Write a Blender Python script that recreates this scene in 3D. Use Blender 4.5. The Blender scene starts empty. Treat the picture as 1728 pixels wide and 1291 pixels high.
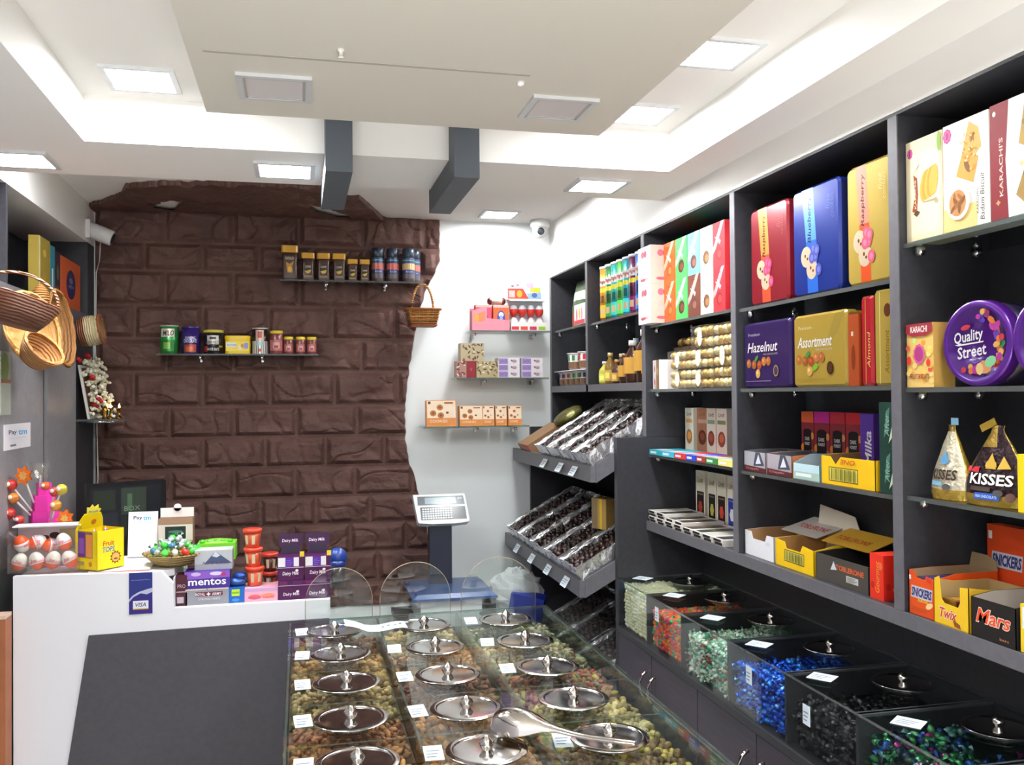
import bpy, math, random
from mathutils import Vector, Matrix, noise
R_ = random.Random(7)
rad = math.radians
sc = bpy.context.scene
col_main = sc.collection

# ---------------------------------------------------------------- camera, world, exposure
cd = bpy.data.cameras.new('camera'); cam = bpy.data.objects.new('camera', cd); col_main.objects.link(cam)
cd.sensor_fit = 'HORIZONTAL'; cd.sensor_width = 36.0; cd.lens = 36.0*1520/1728; cd.clip_start = .02
def cam_matrix(yaw, pitch, roll):
    cy, sy, cp, sp = math.cos(yaw), math.sin(yaw), math.cos(pitch), math.sin(pitch)
    f = Vector((sy*cp, cy*cp, sp)); r = Vector((cy, -sy, 0)); u = r.cross(f)
    c, s = math.cos(roll), math.sin(roll)
    r2 = c*r+s*u; u2 = -s*r+c*u
    return Matrix((r2, u2, -f)).transposed().to_4x4()
cam.matrix_world = Matrix.Translation((0, 0, 1.55)) @ cam_matrix(rad(13.26), rad(.84), rad(-.478))
sc.camera = cam
wd = bpy.data.worlds.new('daylight'); sc.world = wd; wd.use_nodes = True
wb = wd.node_tree.nodes['Background']; wb.inputs[1].default_value = 1.0
# daylight through the open shop front: height ramp made up to lift the ceiling from below and dim pane reflections
_tc = wd.node_tree.nodes.new('ShaderNodeTexCoord'); _sx = wd.node_tree.nodes.new('ShaderNodeSeparateXYZ'); _mr = wd.node_tree.nodes.new('ShaderNodeMapRange'); _cr = wd.node_tree.nodes.new('ShaderNodeValToRGB')
_mr.inputs['From Min'].default_value = -1
wd.node_tree.links.new(_tc.outputs['Generated'], _sx.inputs[0]); wd.node_tree.links.new(_sx.outputs['Z'], _mr.inputs['Value']); wd.node_tree.links.new(_mr.outputs[0], _cr.inputs[0]); wd.node_tree.links.new(_cr.outputs[0], wb.inputs[0])
_e = _cr.color_ramp.elements; _e[0].position = .30; _e[0].color = (4.0, 3.95, 3.8, 1); _e[1].position = .70; _e[1].color = (3.4, 3.5, 3.6, 1)
for _p, _v in ((.40, .8), (.58, .8)): _q = _e.new(_p); _q.color = (_v, _v, _v, 1)
sc.view_settings.view_transform = 'Standard'; sc.view_settings.look = 'None'
sc.view_settings.gamma = 1; sc.view_settings.use_curve_mapping = False
sc.view_settings.exposure = 0.72
LAMP = 72.0          # radiance of the lit ceiling panels
sc.cycles.use_denoising = True
sc.cycles.max_bounces = 10; sc.cycles.transparent_max_bounces = 24
sc.cycles.caustics_reflective = False; sc.cycles.caustics_refractive = False
sc.cycles.sample_clamp_indirect = 4.0

# ---------------------------------------------------------------- colour and materials
def C(h):
    if not isinstance(h, str): return tuple(h)[:3]
    h = h.lstrip('#')
    if len(h) == 3: h = ''.join(c*2 for c in h)
    v = [int(h[i:i+2], 16)/255 for i in (0, 2, 4)]
    return tuple(x/12.92 if x <= .04045 else ((x+.055)/1.055)**2.4 for x in v)
MATS = {}
def attr_mat(name, rough=.5, metal=0, coat=0, bump=0, bscale=80, vary=.06, spec=.5, nscale=30, sss=0):
    m = bpy.data.materials.new(name); m.use_nodes = True; nt = m.node_tree; N = nt.nodes; L = nt.links
    b = N['Principled BSDF']; b.inputs['Roughness'].default_value = rough; b.inputs['Metallic'].default_value = metal
    b.inputs['Coat Weight'].default_value = coat; b.inputs['Coat Roughness'].default_value = .12
    b.inputs['Specular IOR Level'].default_value = spec
    a = N.new('ShaderNodeAttribute'); a.attribute_name = 'Col'
    tc = N.new('ShaderNodeTexCoord'); nz = N.new('ShaderNodeTexNoise'); nz.inputs['Scale'].default_value = nscale
    L.new(tc.outputs['Object'], nz.inputs['Vector'])
    mr = N.new('ShaderNodeMapRange'); mr.inputs['To Min'].default_value = 1-vary; mr.inputs['To Max'].default_value = 1+vary
    L.new(nz.outputs['Fac'], mr.inputs['Value'])
    mx = N.new('ShaderNodeVectorMath'); mx.operation = 'SCALE'
    L.new(a.outputs['Color'], mx.inputs[0]); L.new(mr.outputs[0], mx.inputs['Scale']); L.new(mx.outputs[0], b.inputs['Base Color'])
    if bump:
        n2 = N.new('ShaderNodeTexNoise'); n2.inputs['Scale'].default_value = bscale; n2.inputs['Detail'].default_value = 3
        L.new(tc.outputs['Object'], n2.inputs['Vector'])
        bp = N.new('ShaderNodeBump'); bp.inputs['Strength'].default_value = bump; bp.inputs['Distance'].default_value = .01
        L.new(n2.outputs['Fac'], bp.inputs['Height']); L.new(bp.outputs[0], b.inputs['Normal'])
    MATS[name] = m; return m
attr_mat('card', .45, spec=.3)
attr_mat('matte', .75, vary=.08)
attr_mat('paint', .6, vary=.015, nscale=3)
attr_mat('goldfoil', .3, metal=.45, bump=.3, bscale=60)
attr_mat('plastic', .28, coat=.2)
attr_mat('tin', .26, metal=.35, coat=.6, vary=.03)
attr_mat('foil', .26, metal=.8, bump=.5, bscale=45)
attr_mat('wrap', .25, metal=.55, bump=.35, bscale=70)
attr_mat('steel', .10, metal=1, vary=.02)
attr_mat('nut', .5, vary=.25, nscale=160, bump=.3, bscale=200)
attr_mat('date', .3, vary=.3, nscale=90, bump=.4, bscale=150, coat=.3)
attr_mat('wood', .5, vary=.2, nscale=18)
attr_mat('petal', .7, vary=.12)
def laminate(name, c1, c2, rough, sc_=(3, 3, 40)):
    m = bpy.data.materials.new(name); m.use_nodes = True; nt = m.node_tree; N = nt.nodes; L = nt.links
    b = N['Principled BSDF']; b.inputs['Roughness'].default_value = rough; b.inputs['Specular IOR Level'].default_value = .4
    tc = N.new('ShaderNodeTexCoord'); mp = N.new('ShaderNodeMapping'); mp.inputs['Scale'].default_value = sc_
    nz = N.new('ShaderNodeTexNoise'); nz.inputs['Scale'].default_value = 4; nz.inputs['Detail'].default_value = 6
    cr = N.new('ShaderNodeValToRGB'); cr.color_ramp.elements[0].color = (*C(c1), 1); cr.color_ramp.elements[1].color = (*C(c2), 1)
    cr.color_ramp.elements[0].position = .35; cr.color_ramp.elements[1].position = .65
    L.new(tc.outputs['Object'], mp.inputs[0]); L.new(mp.outputs[0], nz.inputs['Vector']); L.new(nz.outputs['Fac'], cr.inputs[0]); L.new(cr.outputs[0], b.inputs['Base Color'])
    MATS[name] = m; return m
laminate('laminate', '#333338', '#38383d', .42, (14, 14, 14))
laminate('panel_laminate', '#4b494f', '#504e54', .45, (14, 14, 14))
laminate('laminate_light', '#8b898d', '#929094', .4, (10, 10, 10))
laminate('laminate_edge', '#626167', '#68676d', .4, (14, 14, 14))
laminate('door_laminate', '#403a45', '#48424d', .45)
laminate('floor_tile', '#dddad4', '#e6e3dd', .25, (2, 2, 2))
def glass(name, tint, ior=1.45, rough=.0, edge=False, haze=0):
    m = bpy.data.materials.new(name); m.use_nodes = True; nt = m.node_tree; N = nt.nodes; L = nt.links
    for n in list(N):
        if n.type != 'OUTPUT_MATERIAL': N.remove(n)
    out = [n for n in N][0]
    tr = N.new('ShaderNodeBsdfTransparent'); tr.inputs[0].default_value = (*tint, 1)
    gl = N.new('ShaderNodeBsdfGlossy'); gl.inputs['Roughness'].default_value = rough
    fr = N.new('ShaderNodeFresnel'); fr.inputs[0].default_value = ior
    ge = N.new('ShaderNodeNewGeometry')
    # the back of a pane must answer like its front: use the flipped ior there
    mr = N.new('ShaderNodeMapRange'); mr.inputs['To Min'].default_value = ior; mr.inputs['To Max'].default_value = 1/ior
    L.new(ge.outputs['Backfacing'], mr.inputs['Value'])
    L.new(mr.outputs[0], fr.inputs[0])
    mx = N.new('ShaderNodeMixShader')
    mul = N.new('ShaderNodeMath'); mul.operation = 'MINIMUM'; mul.inputs[1].default_value = .85
    L.new(fr.outputs[0], mul.inputs[0]); L.new(mul.outputs[0], mx.inputs[0]); L.new(tr.outputs[0], mx.inputs[1]); L.new(gl.outputs[0], mx.inputs[2])
    res = mx
    if haze:
        df = N.new('ShaderNodeBsdfDiffuse'); df.inputs[0].default_value = (.85, .87, .87, 1)
        m2 = N.new('ShaderNodeMixShader'); m2.inputs[0].default_value = haze
        L.new(mx.outputs[0], m2.inputs[1]); L.new(df.outputs[0], m2.inputs[2]); res = m2
    L.new(res.outputs[0], out.inputs[0])
    MATS[name] = m; return m
glass('glass', (.94, .975, .96), 1.52)
glass('glass_edge', (.30, .46, .40), 1.5, .05, haze=.10)
glass('film', (.97, .97, .97), 1.4, .06, haze=.04)
glass('jar_glass', (.80, .74, .68), 1.5, .03)
glass('clear_plastic', (.96, .95, .92), 1.4, .08, haze=.03)
glass('crinkle', (.9, .9, .92), 1.8, .14, haze=.38)
def emit(name, c, s):
    m = bpy.data.materials.new(name); m.use_nodes = True; nt = m.node_tree; N = nt.nodes
    b = N['Principled BSDF']; b.inputs['Base Color'].default_value = (*c, 1)
    b.inputs['Emission Color'].default_value = (*c, 1); b.inputs['Emission Strength'].default_value = s
    MATS[name] = m
emit('lamp_glow', (.97, .99, 1), LAMP); emit('flame', (1, .62, .25), 25)
def stone_mat():
    m = bpy.data.materials.new('stone'); m.use_nodes = True; nt = m.node_tree; N = nt.nodes; L = nt.links
    b = N['Principled BSDF']; b.inputs['Roughness'].default_value = .58; b.inputs['Specular IOR Level'].default_value = .25
    tc = N.new('ShaderNodeTexCoord'); nz = N.new('ShaderNodeTexNoise'); nz.inputs['Scale'].default_value = 6; nz.inputs['Detail'].default_value = 8
    cr = N.new('ShaderNodeValToRGB'); e = cr.color_ramp.elements
    e[0].position = .3; e[0].color = (*C('#533a35'), 1); e[1].position = .75; e[1].color = (*C('#674b44'), 1)
    n2 = N.new('ShaderNodeTexNoise'); n2.inputs['Scale'].default_value = 55; n2.inputs['Detail'].default_value = 5
    bp = N.new('ShaderNodeBump'); bp.inputs['Strength'].default_value = .45; bp.inputs['Distance'].default_value = .006
    for n in (nz, n2): L.new(tc.outputs['Object'], n.inputs['Vector'])
    L.new(nz.outputs['Fac'], cr.inputs[0]); L.new(cr.outputs[0], b.inputs['Base Color']); L.new(n2.outputs['Fac'], bp.inputs['Height']); L.new(bp.outputs[0], b.inputs['Normal'])
    MATS['stone'] = m
stone_mat()
def wicker_mat():
    m = attr_mat('wicker', .55, vary=.2, nscale=60); nt = m.node_tree; N = nt.nodes; L = nt.links
    tc = N.new('ShaderNodeTexCoord')
    w1 = N.new('ShaderNodeTexWave'); w1.bands_direction = 'Z'; w1.inputs['Scale'].default_value = 38; w1.inputs['Distortion'].default_value = 2.5; w1.inputs['Detail'].default_value = 1
    L.new(tc.outputs['Object'], w1.inputs['Vector'])
    bp = N.new('ShaderNodeBump'); bp.inputs['Strength'].default_value = .9; bp.inputs['Distance'].default_value = .006
    L.new(w1.outputs['Fac'], bp.inputs['Height']); L.new(bp.outputs[0], N['Principled BSDF'].inputs['Normal'])
wicker_mat()

# ---------------------------------------------------------------- text outlines, cached
TXT = {}
def text_mesh(s, shear=0, bold=0):
    k = (s, shear, bold)
    if k not in TXT:
        cu = bpy.data.curves.new('t', 'FONT'); cu.body = s; cu.shear = shear; cu.offset = bold; cu.resolution_u = 2; cu.fill_mode = 'FRONT'
        ob = bpy.data.objects.new('t', cu); col_main.objects.link(ob)
        dg = bpy.context.evaluated_depsgraph_get(); me = ob.evaluated_get(dg).to_mesh()
        vs = [(v.co.x, v.co.y) for v in me.vertices]; fs = [tuple(p.vertices) for p in me.polygons]
        ob.evaluated_get(dg).to_mesh_clear()
        bpy.data.objects.remove(ob); bpy.data.curves.remove(cu)
        if not vs: vs = [(0, 0), (1, 0), (0, 1)]; fs = []
        x0 = min(v[0] for v in vs); x1 = max(v[0] for v in vs); y0 = min(v[1] for v in vs); y1 = max(v[1] for v in vs)
        TXT[k] = ([((x-x0)/(x1-x0)-.5, (y-y0)/(y1-y0)-.5) for x, y in vs], fs)
    return TXT[k]

# ---------------------------------------------------------------- mesh builder
class G:
    def __init__(s): s.v = []; s.f = []; s.c = []; s.m = []; s.s = []; s.M = None
    def add(s, vs, fs, col, mat=0, smooth=False):
        o = len(s.v)
        s.v.extend([tuple(s.M @ Vector(p)) for p in vs] if s.M else vs)
        multi = isinstance(col, list)
        for i, f in enumerate(fs):
            s.f.append(tuple(k+o for k in f)); s.c.append(C(col[i]) if multi else col); s.m.append(mat); s.s.append(smooth)
    def poly(s, pts, col, mat=0): s.add([tuple(p) for p in pts], [tuple(range(len(pts)))], C(col), mat)
    def box(s, x0, x1, y0, y1, z0, z1, col, mat=0, front=None, back=None, left=None, right=None, top=None, bottom=None):
        v = [(x, y, z) for z in (z0, z1) for y in (y0, y1) for x in (x0, x1)]
        fs = [(0, 1, 5, 4), (3, 2, 6, 7), (2, 0, 4, 6), (1, 3, 7, 5), (4, 5, 7, 6), (2, 3, 1, 0)]
        c0 = C(col)
        s.add(v, fs, [C(q) if q else c0 for q in (front, back, left, right, top, bottom)], mat)
    def lathe(s, prof, c=(0, 0, 0), seg=24, cols='#fff', mat=0, smooth=True, sx=1, sy=1, flute=0):
        vs = []; fs = []; cl = []
        n = len(prof)
        for r, z in prof:
            for i in range(seg):
                a = 2*math.pi*i/seg; q = r*(1+flute*(i % 2))
                vs.append((c[0]+q*math.cos(a)*sx, c[1]+q*math.sin(a)*sy, c[2]+z))
        for k in range(n-1):
            for i in range(seg):
                j = (i+1) % seg
                fs.append((k*seg+i, k*seg+j, (k+1)*seg+j, (k+1)*seg+i)); cl.append(cols[k] if isinstance(cols, list) else cols)
        if prof[0][0] > 1e-5: fs.append(tuple(range(seg-1, -1, -1))); cl.append(cols[0] if isinstance(cols, list) else cols)
        if prof[-1][0] > 1e-5: fs.append(tuple((n-1)*seg+i for i in range(seg))); cl.append(cols[-1] if isinstance(cols, list) else cols)
        s.add(vs, fs, [C(q) for q in cl], mat, smooth)
    def tube(s, pts, r, col, seg=8, mat=0, closed=False):
        pts = [Vector(p) for p in pts]; n = len(pts); vs = []; fs = []
        rr = r if isinstance(r, (list, tuple)) else [r]*n
        for i, p in enumerate(pts):
            a = pts[(i-1) % n] if closed or i > 0 else p; b = pts[(i+1) % n] if closed or i < n-1 else p
            d = (b-a).normalized(); u = d.orthogonal().normalized() if abs(d.z) > .99 else d.cross(Vector((0, 0, 1))).normalized(); w = d.cross(u)
            for k in range(seg):
                t = 2*math.pi*k/seg; vs.append(tuple(p+rr[i]*(u*math.cos(t)+w*math.sin(t))))
        for i in range(n if closed else n-1):
            j = (i+1) % n
            for k in range(seg):
                l = (k+1) % seg; fs.append((i*seg+k, j*seg+k, j*seg+l, i*seg+l))
        if not closed: fs.append(tuple(range(seg))); fs.append(tuple((n-1)*seg+k for k in range(seg-1, -1, -1)))
        s.add(vs, fs, C(col), mat, True)
    def ell(s, c, r, col, seg=12, ring=8, mat=0, rot=None, cut=None):
        vs = []; fs = []; cl = []; m = rot
        for i in range(ring+1):
            ph = math.pi*i/ring
            for k in range(seg):
                t = 2*math.pi*k/seg; p = Vector((r[0]*math.sin(ph)*math.cos(t), r[1]*math.sin(ph)*math.sin(t), r[2]*math.cos(ph)))
                if m: p = m @ p
                vs.append((c[0]+p.x, c[1]+p.y, c[2]+p.z))
        for i in range(ring):
            for k in range(seg):
                l = (k+1) % seg
                fs.append((i*seg+k, (i+1)*seg+k, (i+1)*seg+l, i*seg+l)); cl.append(col if not cut else (col if i < cut[0] else cut[1]))
        s.add(vs, fs, [C(q) for q in cl], mat, True)
    def prism(s, pts, y0, y1, col, mat=0, side=None, axis='y'):
        """pts: outline seen from -y as (x,z), counter-clockwise; extruded along y (or z with (x,y) points)"""
        n = len(pts)
        mk = (lambda p, t: (p[0], t, p[1])) if axis == 'y' else ((lambda p, t: (p[0], p[1], t)) if axis == 'z' else (lambda p, t: (t, p[0], p[1])))
        vs = [mk(p, y0) for p in pts]+[mk(p, y1) for p in pts]
        fs = [tuple(range(n)), tuple(range(2*n-1, n-1, -1))]+[((i+1) % n, i, n+i, n+(i+1) % n) for i in range(n)]
        if axis == 'z': fs = [f[::-1] for f in fs]
        c0 = C(col); c1 = C(side) if side else c0
        s.add(vs, fs, [c0, c0]+[c1]*n, mat)
    def build(s, name, mats='card', parent=None, loc=(0, 0, 0), rz=0, rot=None):
        me = bpy.data.meshes.new(name); me.from_pydata(s.v, [], s.f)
        for mm in ([mats] if isinstance(mats, str) else mats): me.materials.append(MATS[mm])
        at = me.color_attributes.new('Col', 'FLOAT_COLOR', 'CORNER')
        buf = []
        for f, c in zip(s.f, s.c): buf.extend((c[0], c[1], c[2], 1.0)*len(f))
        at.data.foreach_set('color', buf)
        me.polygons.foreach_set('material_index', s.m); me.polygons.foreach_set('use_smooth', s.s)
        me.update()
        o = bpy.data.objects.new(name, me); col_main.objects.link(o)
        o.location = loc; o.rotation_euler = rot if rot else (0, 0, rz)
        if parent: o.parent = parent
        return o
class Art:
    """flat printing on one face, in 0..1 face coordinates"""
    def __init__(s, g, O, U, V, w, h, mat=0): s.g, s.O, s.U, s.V, s.w, s.h, s.mat = g, Vector(O), Vector(U), Vector(V), w, h, mat; s.N = s.U.cross(s.V); s.k = 1
    def P(s, u, v): return tuple(s.O+s.U*(u*s.w)+s.V*(v*s.h)+s.N*(s.k*.00009+.0002))
    def p(s, pts, col): s.g.add([s.P(*q) for q in pts], [tuple(range(len(pts)))], C(col), s.mat); s.k += 1
    def r(s, u0, v0, u1, v1, col): s.p([(u0, v0), (u1, v0), (u1, v1), (u0, v1)], col)
    def e(s, u, v, ru, rv, col, n=18, rot=0, rag=0):
        c, q = math.cos(rot), math.sin(rot); out = []
        for i in range(n):
            a = 2*math.pi*i/n; k = 1-rag*(i % 2); x, y = ru*math.cos(a)*k, rv*math.sin(a)*k
            out.append((u+(x*c-y*q)/s.w, v+(x*q+y*c)/s.h))
        s.p(out, col)
    def t(s, txt, u, v, w, h, col, sh=0, b=0, rot=0):
        vs, fs = text_mesh(txt, sh, b); c, q = math.cos(rot), math.sin(rot); W, H = w*s.w, h*s.h
        if abs(q) > .7: W, H = h*s.h, w*s.w
        pts = [s.P(u+(x*W*c-y*H*q)/s.w, v+(x*W*q+y*H*c)/s.h) for x, y in vs]
        s.g.add(pts, fs, C(col), s.mat); s.k += 1
    def lines(s, u0, v0, u1, v1, n, col, fill=.45):
        for i in range(n):
            a = v0+(v1-v0)*i/n; s.r(u0, a, u0+(u1-u0)*(.7+.3*((i*7) % 3)/2), a+(v1-v0)/n*fill, col)
def faces(g, w, d, h, mat=0, y0=0, z0=0):
    return dict(F=Art(g, (-w/2, y0, z0), (1, 0, 0), (0, 0, 1), w, h, mat), R=Art(g, (w/2, y0, z0), (0, 1, 0), (0, 0, 1), d, h, mat),
                L=Art(g, (-w/2, y0+d, z0), (0, -1, 0), (0, 0, 1), d, h, mat), T=Art(g, (-w/2, y0, z0+h), (1, 0, 0), (0, 1, 0), w, d, mat))
def tag(o, label, cat, group=None, kind=None):
    o['label'] = label; o['category'] = cat
    if group: o['group'] = group
    if kind: o['kind'] = kind
    return o
def thing(name, label, cat, loc=(0, 0, 0), rz=0, group=None, rot=None):
    o = bpy.data.objects.new(name, None); col_main.objects.link(o); o.empty_display_size = .05
    o.location = loc; o.rotation_euler = rot if rot else (0, 0, rz)
    return tag(o, label, cat, group)
def struct(name, g, mats): o = g.build(name, mats); o['kind'] = 'structure'; return o
def dup(root, loc, rz=None, label=None):
    r = root.copy(); col_main.objects.link(r); r.location = loc
    if rz is not None: r.rotation_euler = (0, 0, rz)
    if label: r['label'] = label
    for ch in list(root.children):
        c = ch.copy(); col_main.objects.link(c); c.parent = r
        for gch in list(ch.children):
            d = gch.copy(); col_main.objects.link(d); d.parent = c
    return r
W_ = -math.pi/2      # front turned to the aisle from the right-hand shelves
def pack(name, label, cat, loc, rz, w, h, d, col, art=None, mat='card', group=None, rot=None, **fc):
    """one closed carton, front face at y=0 looking to -y, base centre at the origin"""
    g = G(); g.box(-w/2, w/2, 0, d, 0, h, col, **fc)
    if art: art(faces(g, w, d, h))
    o = g.build(name, mat, loc=loc, rz=rz, rot=rot); return tag(o, label, cat, group)
def rrect(w, h, r, n=5, x=0, z=0):
    out = []
    for cx, cz, a0 in ((w/2-r, h-r, 0), (-w/2+r, h-r, 90), (-w/2+r, r, 180), (w/2-r, r, 270)):
        for i in range(n+1):
            a = rad(a0+90*i/n); out.append((x+cx+r*math.cos(a), z+cz+r*math.sin(a)))
    return out
# ================================================================ THE ROOM
XL, XR, XB, XK, YB = -.905, 1.236, 1.124, 1.465, 4.4
WHITE = '#f7f5f1'
g = G(); g.box(-1.2, 1.6, -.7, 4.6, -.1, 0, '#888'); struct('floor', g, 'floor_tile')
g = G()
g.box(XL-.3, -.55, -.7, 2.943, 2.23, 2.5, WHITE); g.box(1.10, XK+.1, -.7, 2.943, 2.23, 2.5, WHITE)
g.box(-.55, 1.10, 2.557, 2.943, 2.23, 2.5, WHITE); g.box(-.55, 1.10, -.7, 2.557, 2.352, 2.5, WHITE)
g.box(XL-.3, XK+.1, 2.943, 4.5, 2.42, 2.5, WHITE)
struct('ceiling', g, 'paint')
g = G(); g.box(-.222, .802, -.7, 2.338, 2.26, 2.3515, '#ddd9cd'); g.box(-.19, .50, 1.92, 1.93, 2.2592, 2.2602, '#b5b0a2')  # thin strip: the seam's shadow line put into a darker colour
struct('ceiling_panel', g, 'paint')
g = G(); g.box(-1.2, XK+.05, YB, YB+.1, 0, 2.42, '#e4e8e8'); struct('wall_back', g, 'paint')
# left wall: laminate panels with a groove, a recessed cupboard high up, plaster above
g = G()
g.box(XL-.05, XL, -.7, 3.567, 0, 1.862, '#777'); g.box(XL-.05, XL-.012, 3.567, 3.622, 0, 1.862, '#555', 1); g.box(XL-.05, XL, 3.622, 4.055, 0, 1.862, '#777')
g.box(XL-.05, XL-.004, 4.055, YB, 0, 1.862, '#333', 1)
g.box(XL-.27, XL-.255, -.7, YB, 1.862, 2.24, '#444', 1)
g.box(XL-.255, XL, 4.27, YB, 1.92, 2.24, '#444', 1); g.box(XL-.255, XL, 3.14, 3.16, 1.92, 2.24, '#444', 1)
struct('wall_left', g, ['laminate_light', 'laminate'])
g = G(); g.box(XL-.255, XL+.002, -.7, YB, 1.862, 1.92, '#aaa'); o = struct('trim_1', g, 'laminate_edge')
g = G(); g.box(XL-.3, XL, -.7, YB, 2.24, 2.42, WHITE); g.box(XR, XK+.1, -.7, YB, 2.147, 2.42, WHITE); struct('trim_2', g, 'paint')
g = G(); g.box(XK+.006, XK+.1, -.7, YB, 0, 2.147, '#444'); struct('wall_right', g, 'laminate')

# brown rock-faced blocks on the back wall: relief on a grid that follows the wavy right edge
def interp(tab, t):
    for (a, x), (b, y) in zip(tab, tab[1:]):
        if t <= b: return x+(y-x)*max(0, min(1, (t-a)/(b-a)))
    return tab[-1][1]
EDGE = [(0, .62), (.6, .62), (.95, .60), (1.061, .565), (1.157, .545), (1.244, .514), (1.36, .50), (1.519, .501), (1.672, .519), (1.852, .55), (2.013, .586), (2.095, .616), (2.16, .654), (2.219, .675), (2.42, .677)]
COURSE = [.40, .536, .670, .808, .946, 1.078, 1.222, 1.366, 1.513, 1.674, 1.827, 1.98, 2.138, 2.269, 2.44]     # heights of the bed joints
def block_height(x, z):
    row = max(i for i in range(14) if COURSE[i] <= z or i == 0); hh = COURSE[row+1]-COURSE[row]; fz = z-COURSE[row]
    pw = min(.30, hh*1.93); off = -.30 if row % 2 else -.437; q = (x-off)/pw; k = math.floor(q); fx = (q-k)*pw
    d = min(fx, pw-fx, fz, hh-fz)
    if d < .0085: return .005+.002*noise.noise(Vector((x*60, z*60, 1)))
    e = min(1, (d-.0085)/.016)
    sd = Vector((k*3.7+row*1.3, row*5.1, 0))
    n = noise.fractal(Vector((x*7, z*11, 2))+sd, 1.0, 2.0, 4)*.5+.5
    rg = abs(noise.noise(Vector((x*9+k, z*7-row, 9))))          # split ridges
    cr = max(0, 1-abs(noise.noise(Vector((x*5+k*2.1, z*8+row*1.7, 4))))*14)     # thin cracks
    return .007+e*(.003+.017*n+.008*min(1, rg*4)-.007*cr)
g = G(); NX, NZ = 235, 300; vs = []
for j in range(NZ+1):
    z = .55+(2.419-.55)*j/NZ; xr = interp(EDGE, z)+.006*noise.noise(Vector((z*25, 0, 0)))
    for i in range(NX+1):
        x = -.9+(xr+.9)*i/NX; h = block_height(x, z) if 0 < i < NX else 0
        vs.append((x, YB-h, z))
fs = [(j*(NX+1)+i, j*(NX+1)+i+1, (j+1)*(NX+1)+i+1, (j+1)*(NX+1)+i) for j in range(NZ) for i in range(NX)]
g.add(vs, fs, C('#5d3d36'), 0, False)
struct('wall_back_stone', g, 'stone')
# the same rock skin creeping over the back ceiling, with two gaps left white
FRONT = [(-.905, 4.30), (-.877, 4.255), (-.83, 4.20), (-.795, 4.143), (-.73, 4.05), (-.704, 3.967), (-.677, 3.866), (-.574, 3.815), (-.3, 3.76), (.094, 3.70), (.205, 3.912), (.264, 3.935), (.317, 4.098), (.391, 4.331), (.426, 4.40)]
LEAF = [[(-.64, 4.259), (-.584, 4.13), (-.49, 4.07), (-.555, 4.31)], [(.03, 4.05), (.12, 4.12), (.25, 4.34), (.17, 4.32), (.08, 4.22)]]
def inside(p, poly):
    r = False
    for (x0, y0), (x1, y1) in zip(poly, poly[1:]+poly[:1]):
        if (y0 > p[1]) != (y1 > p[1]) and p[0] < (x1-x0)*(p[1]-y0)/(y1-y0)+x0: r = not r
    return r
g = G(); NX, NY = 150, 80; vs = []; fs = []
for j in range(NY+1):
    for i in range(NX+1):
        x = -.904+(.43+.904)*i/NX; yf = min(4.395, interp(FRONT, x)+.035*noise.noise(Vector((x*22, 3, 0)))+.012*noise.noise(Vector((x*70, 5, 0))))
        y = yf+(YB-yf)*j/NY
        h = .0 if j == 0 else .008+.016*(noise.fractal(Vector((x*9, y*9, 5)), 1, 2, 4)*.5+.5)+.014*abs(noise.noise(Vector((x*14, y*6, 1))))
        vs.append((x, y, 2.4195-h))
for j in range(NY):
    for i in range(NX):
        a = j*(NX+1)+i; x, y, _ = vs[a]
        if any(inside((x, y), L_) for L_ in LEAF): continue
        fs.append((a, a+NX+1, a+NX+2, a+1))
g.add(vs, fs, C('#5d3d36')); struct('ceiling_stone', g, 'stone')

# two grey battens wrapping the ceiling beam
def batten(x0, x1, label):
    g = G(); g.box(x0, x1, 2.46, 2.5565, 2.158, 2.351, '#545b63'); g.box(x0, x1, 2.5565, 2.9425, 2.158, 2.2298, '#545b63'); g.box(x0, x1, 2.9425, 2.965, 2.158, 2.40, '#545b63')
    tag(g.build('ceiling_batten', 'paint'), label, 'batten', 'grey battens round the ceiling beam')
batten(.070, .142, 'dark grey batten wrapping the white ceiling beam, the left one of two')
batten(.421, .492, 'dark grey batten wrapping the white ceiling beam, the right one nearer the shelves')

# square ceiling lamps
def lamp(x, y, z, label, lit=True, s=.15, group='lit square ceiling lamps'):
    t = thing('ceiling_lamp', label, 'ceiling lamp', (x, y, z), 0, group)
    g = G(); h = s/2+.012
    for a, b, c, d in ((-h, h, -h, -h+.014), (-h, h, h-.014, h), (-h, -h+.014, -h+.014, h-.014), (h-.014, h, -h+.014, h-.014)): g.box(a, b, c, d, -.008, 0, '#d8dadd')
    if not lit:
        for q, zz in ((h-.014, -.004), (h-.024, -.001)):
            for a, b, c, d in ((-q, q, -q, -q+.006), (-q, q, q-.006, q), (-q, -q+.006, -q, q), (q-.006, q, -q, q)): g.box(a, b, c, d, zz-.003, 0, '#b9b7b2')
    g.build('frame', 'plastic', t)
    g = G(); q = s/2-.002
    g.box(-q, q, -q, q, -.005, -.001, '#eee' if lit else '#d5cfcf'); g.build('diffuser', 'lamp_glow' if lit else 'paint', t)
lamp(-.762, 2.775, 2.23, 'lit square lamp under the beam, at its left end')
lamp(-.040, 2.757, 2.23, 'lit square lamp under the beam, left of the left grey batten')
lamp(.938, 2.76, 2.23, 'lit square lamp under the beam, near the right-hand shelves')
lamp(-.382, 2.395, 2.352, 'lit square lamp in the ceiling recess left of the dropped panel')
lamp(.955, 1.935, 2.352, 'lit square lamp in the right ceiling recess, the nearer of two')
lamp(.945, 2.40, 2.352, 'lit square lamp in the right ceiling recess, at its far corner')
lamp(.93, 4.19, 2.42, 'lit square lamp in the back ceiling beside the white camera')
lamp(.932, 3.63, 2.42, 'lit square lamp half hidden behind the ceiling beam')
lamp(-.66, 3.10, 2.42, 'lit square lamp in the back ceiling near the left wall, hidden behind the beam')
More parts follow.
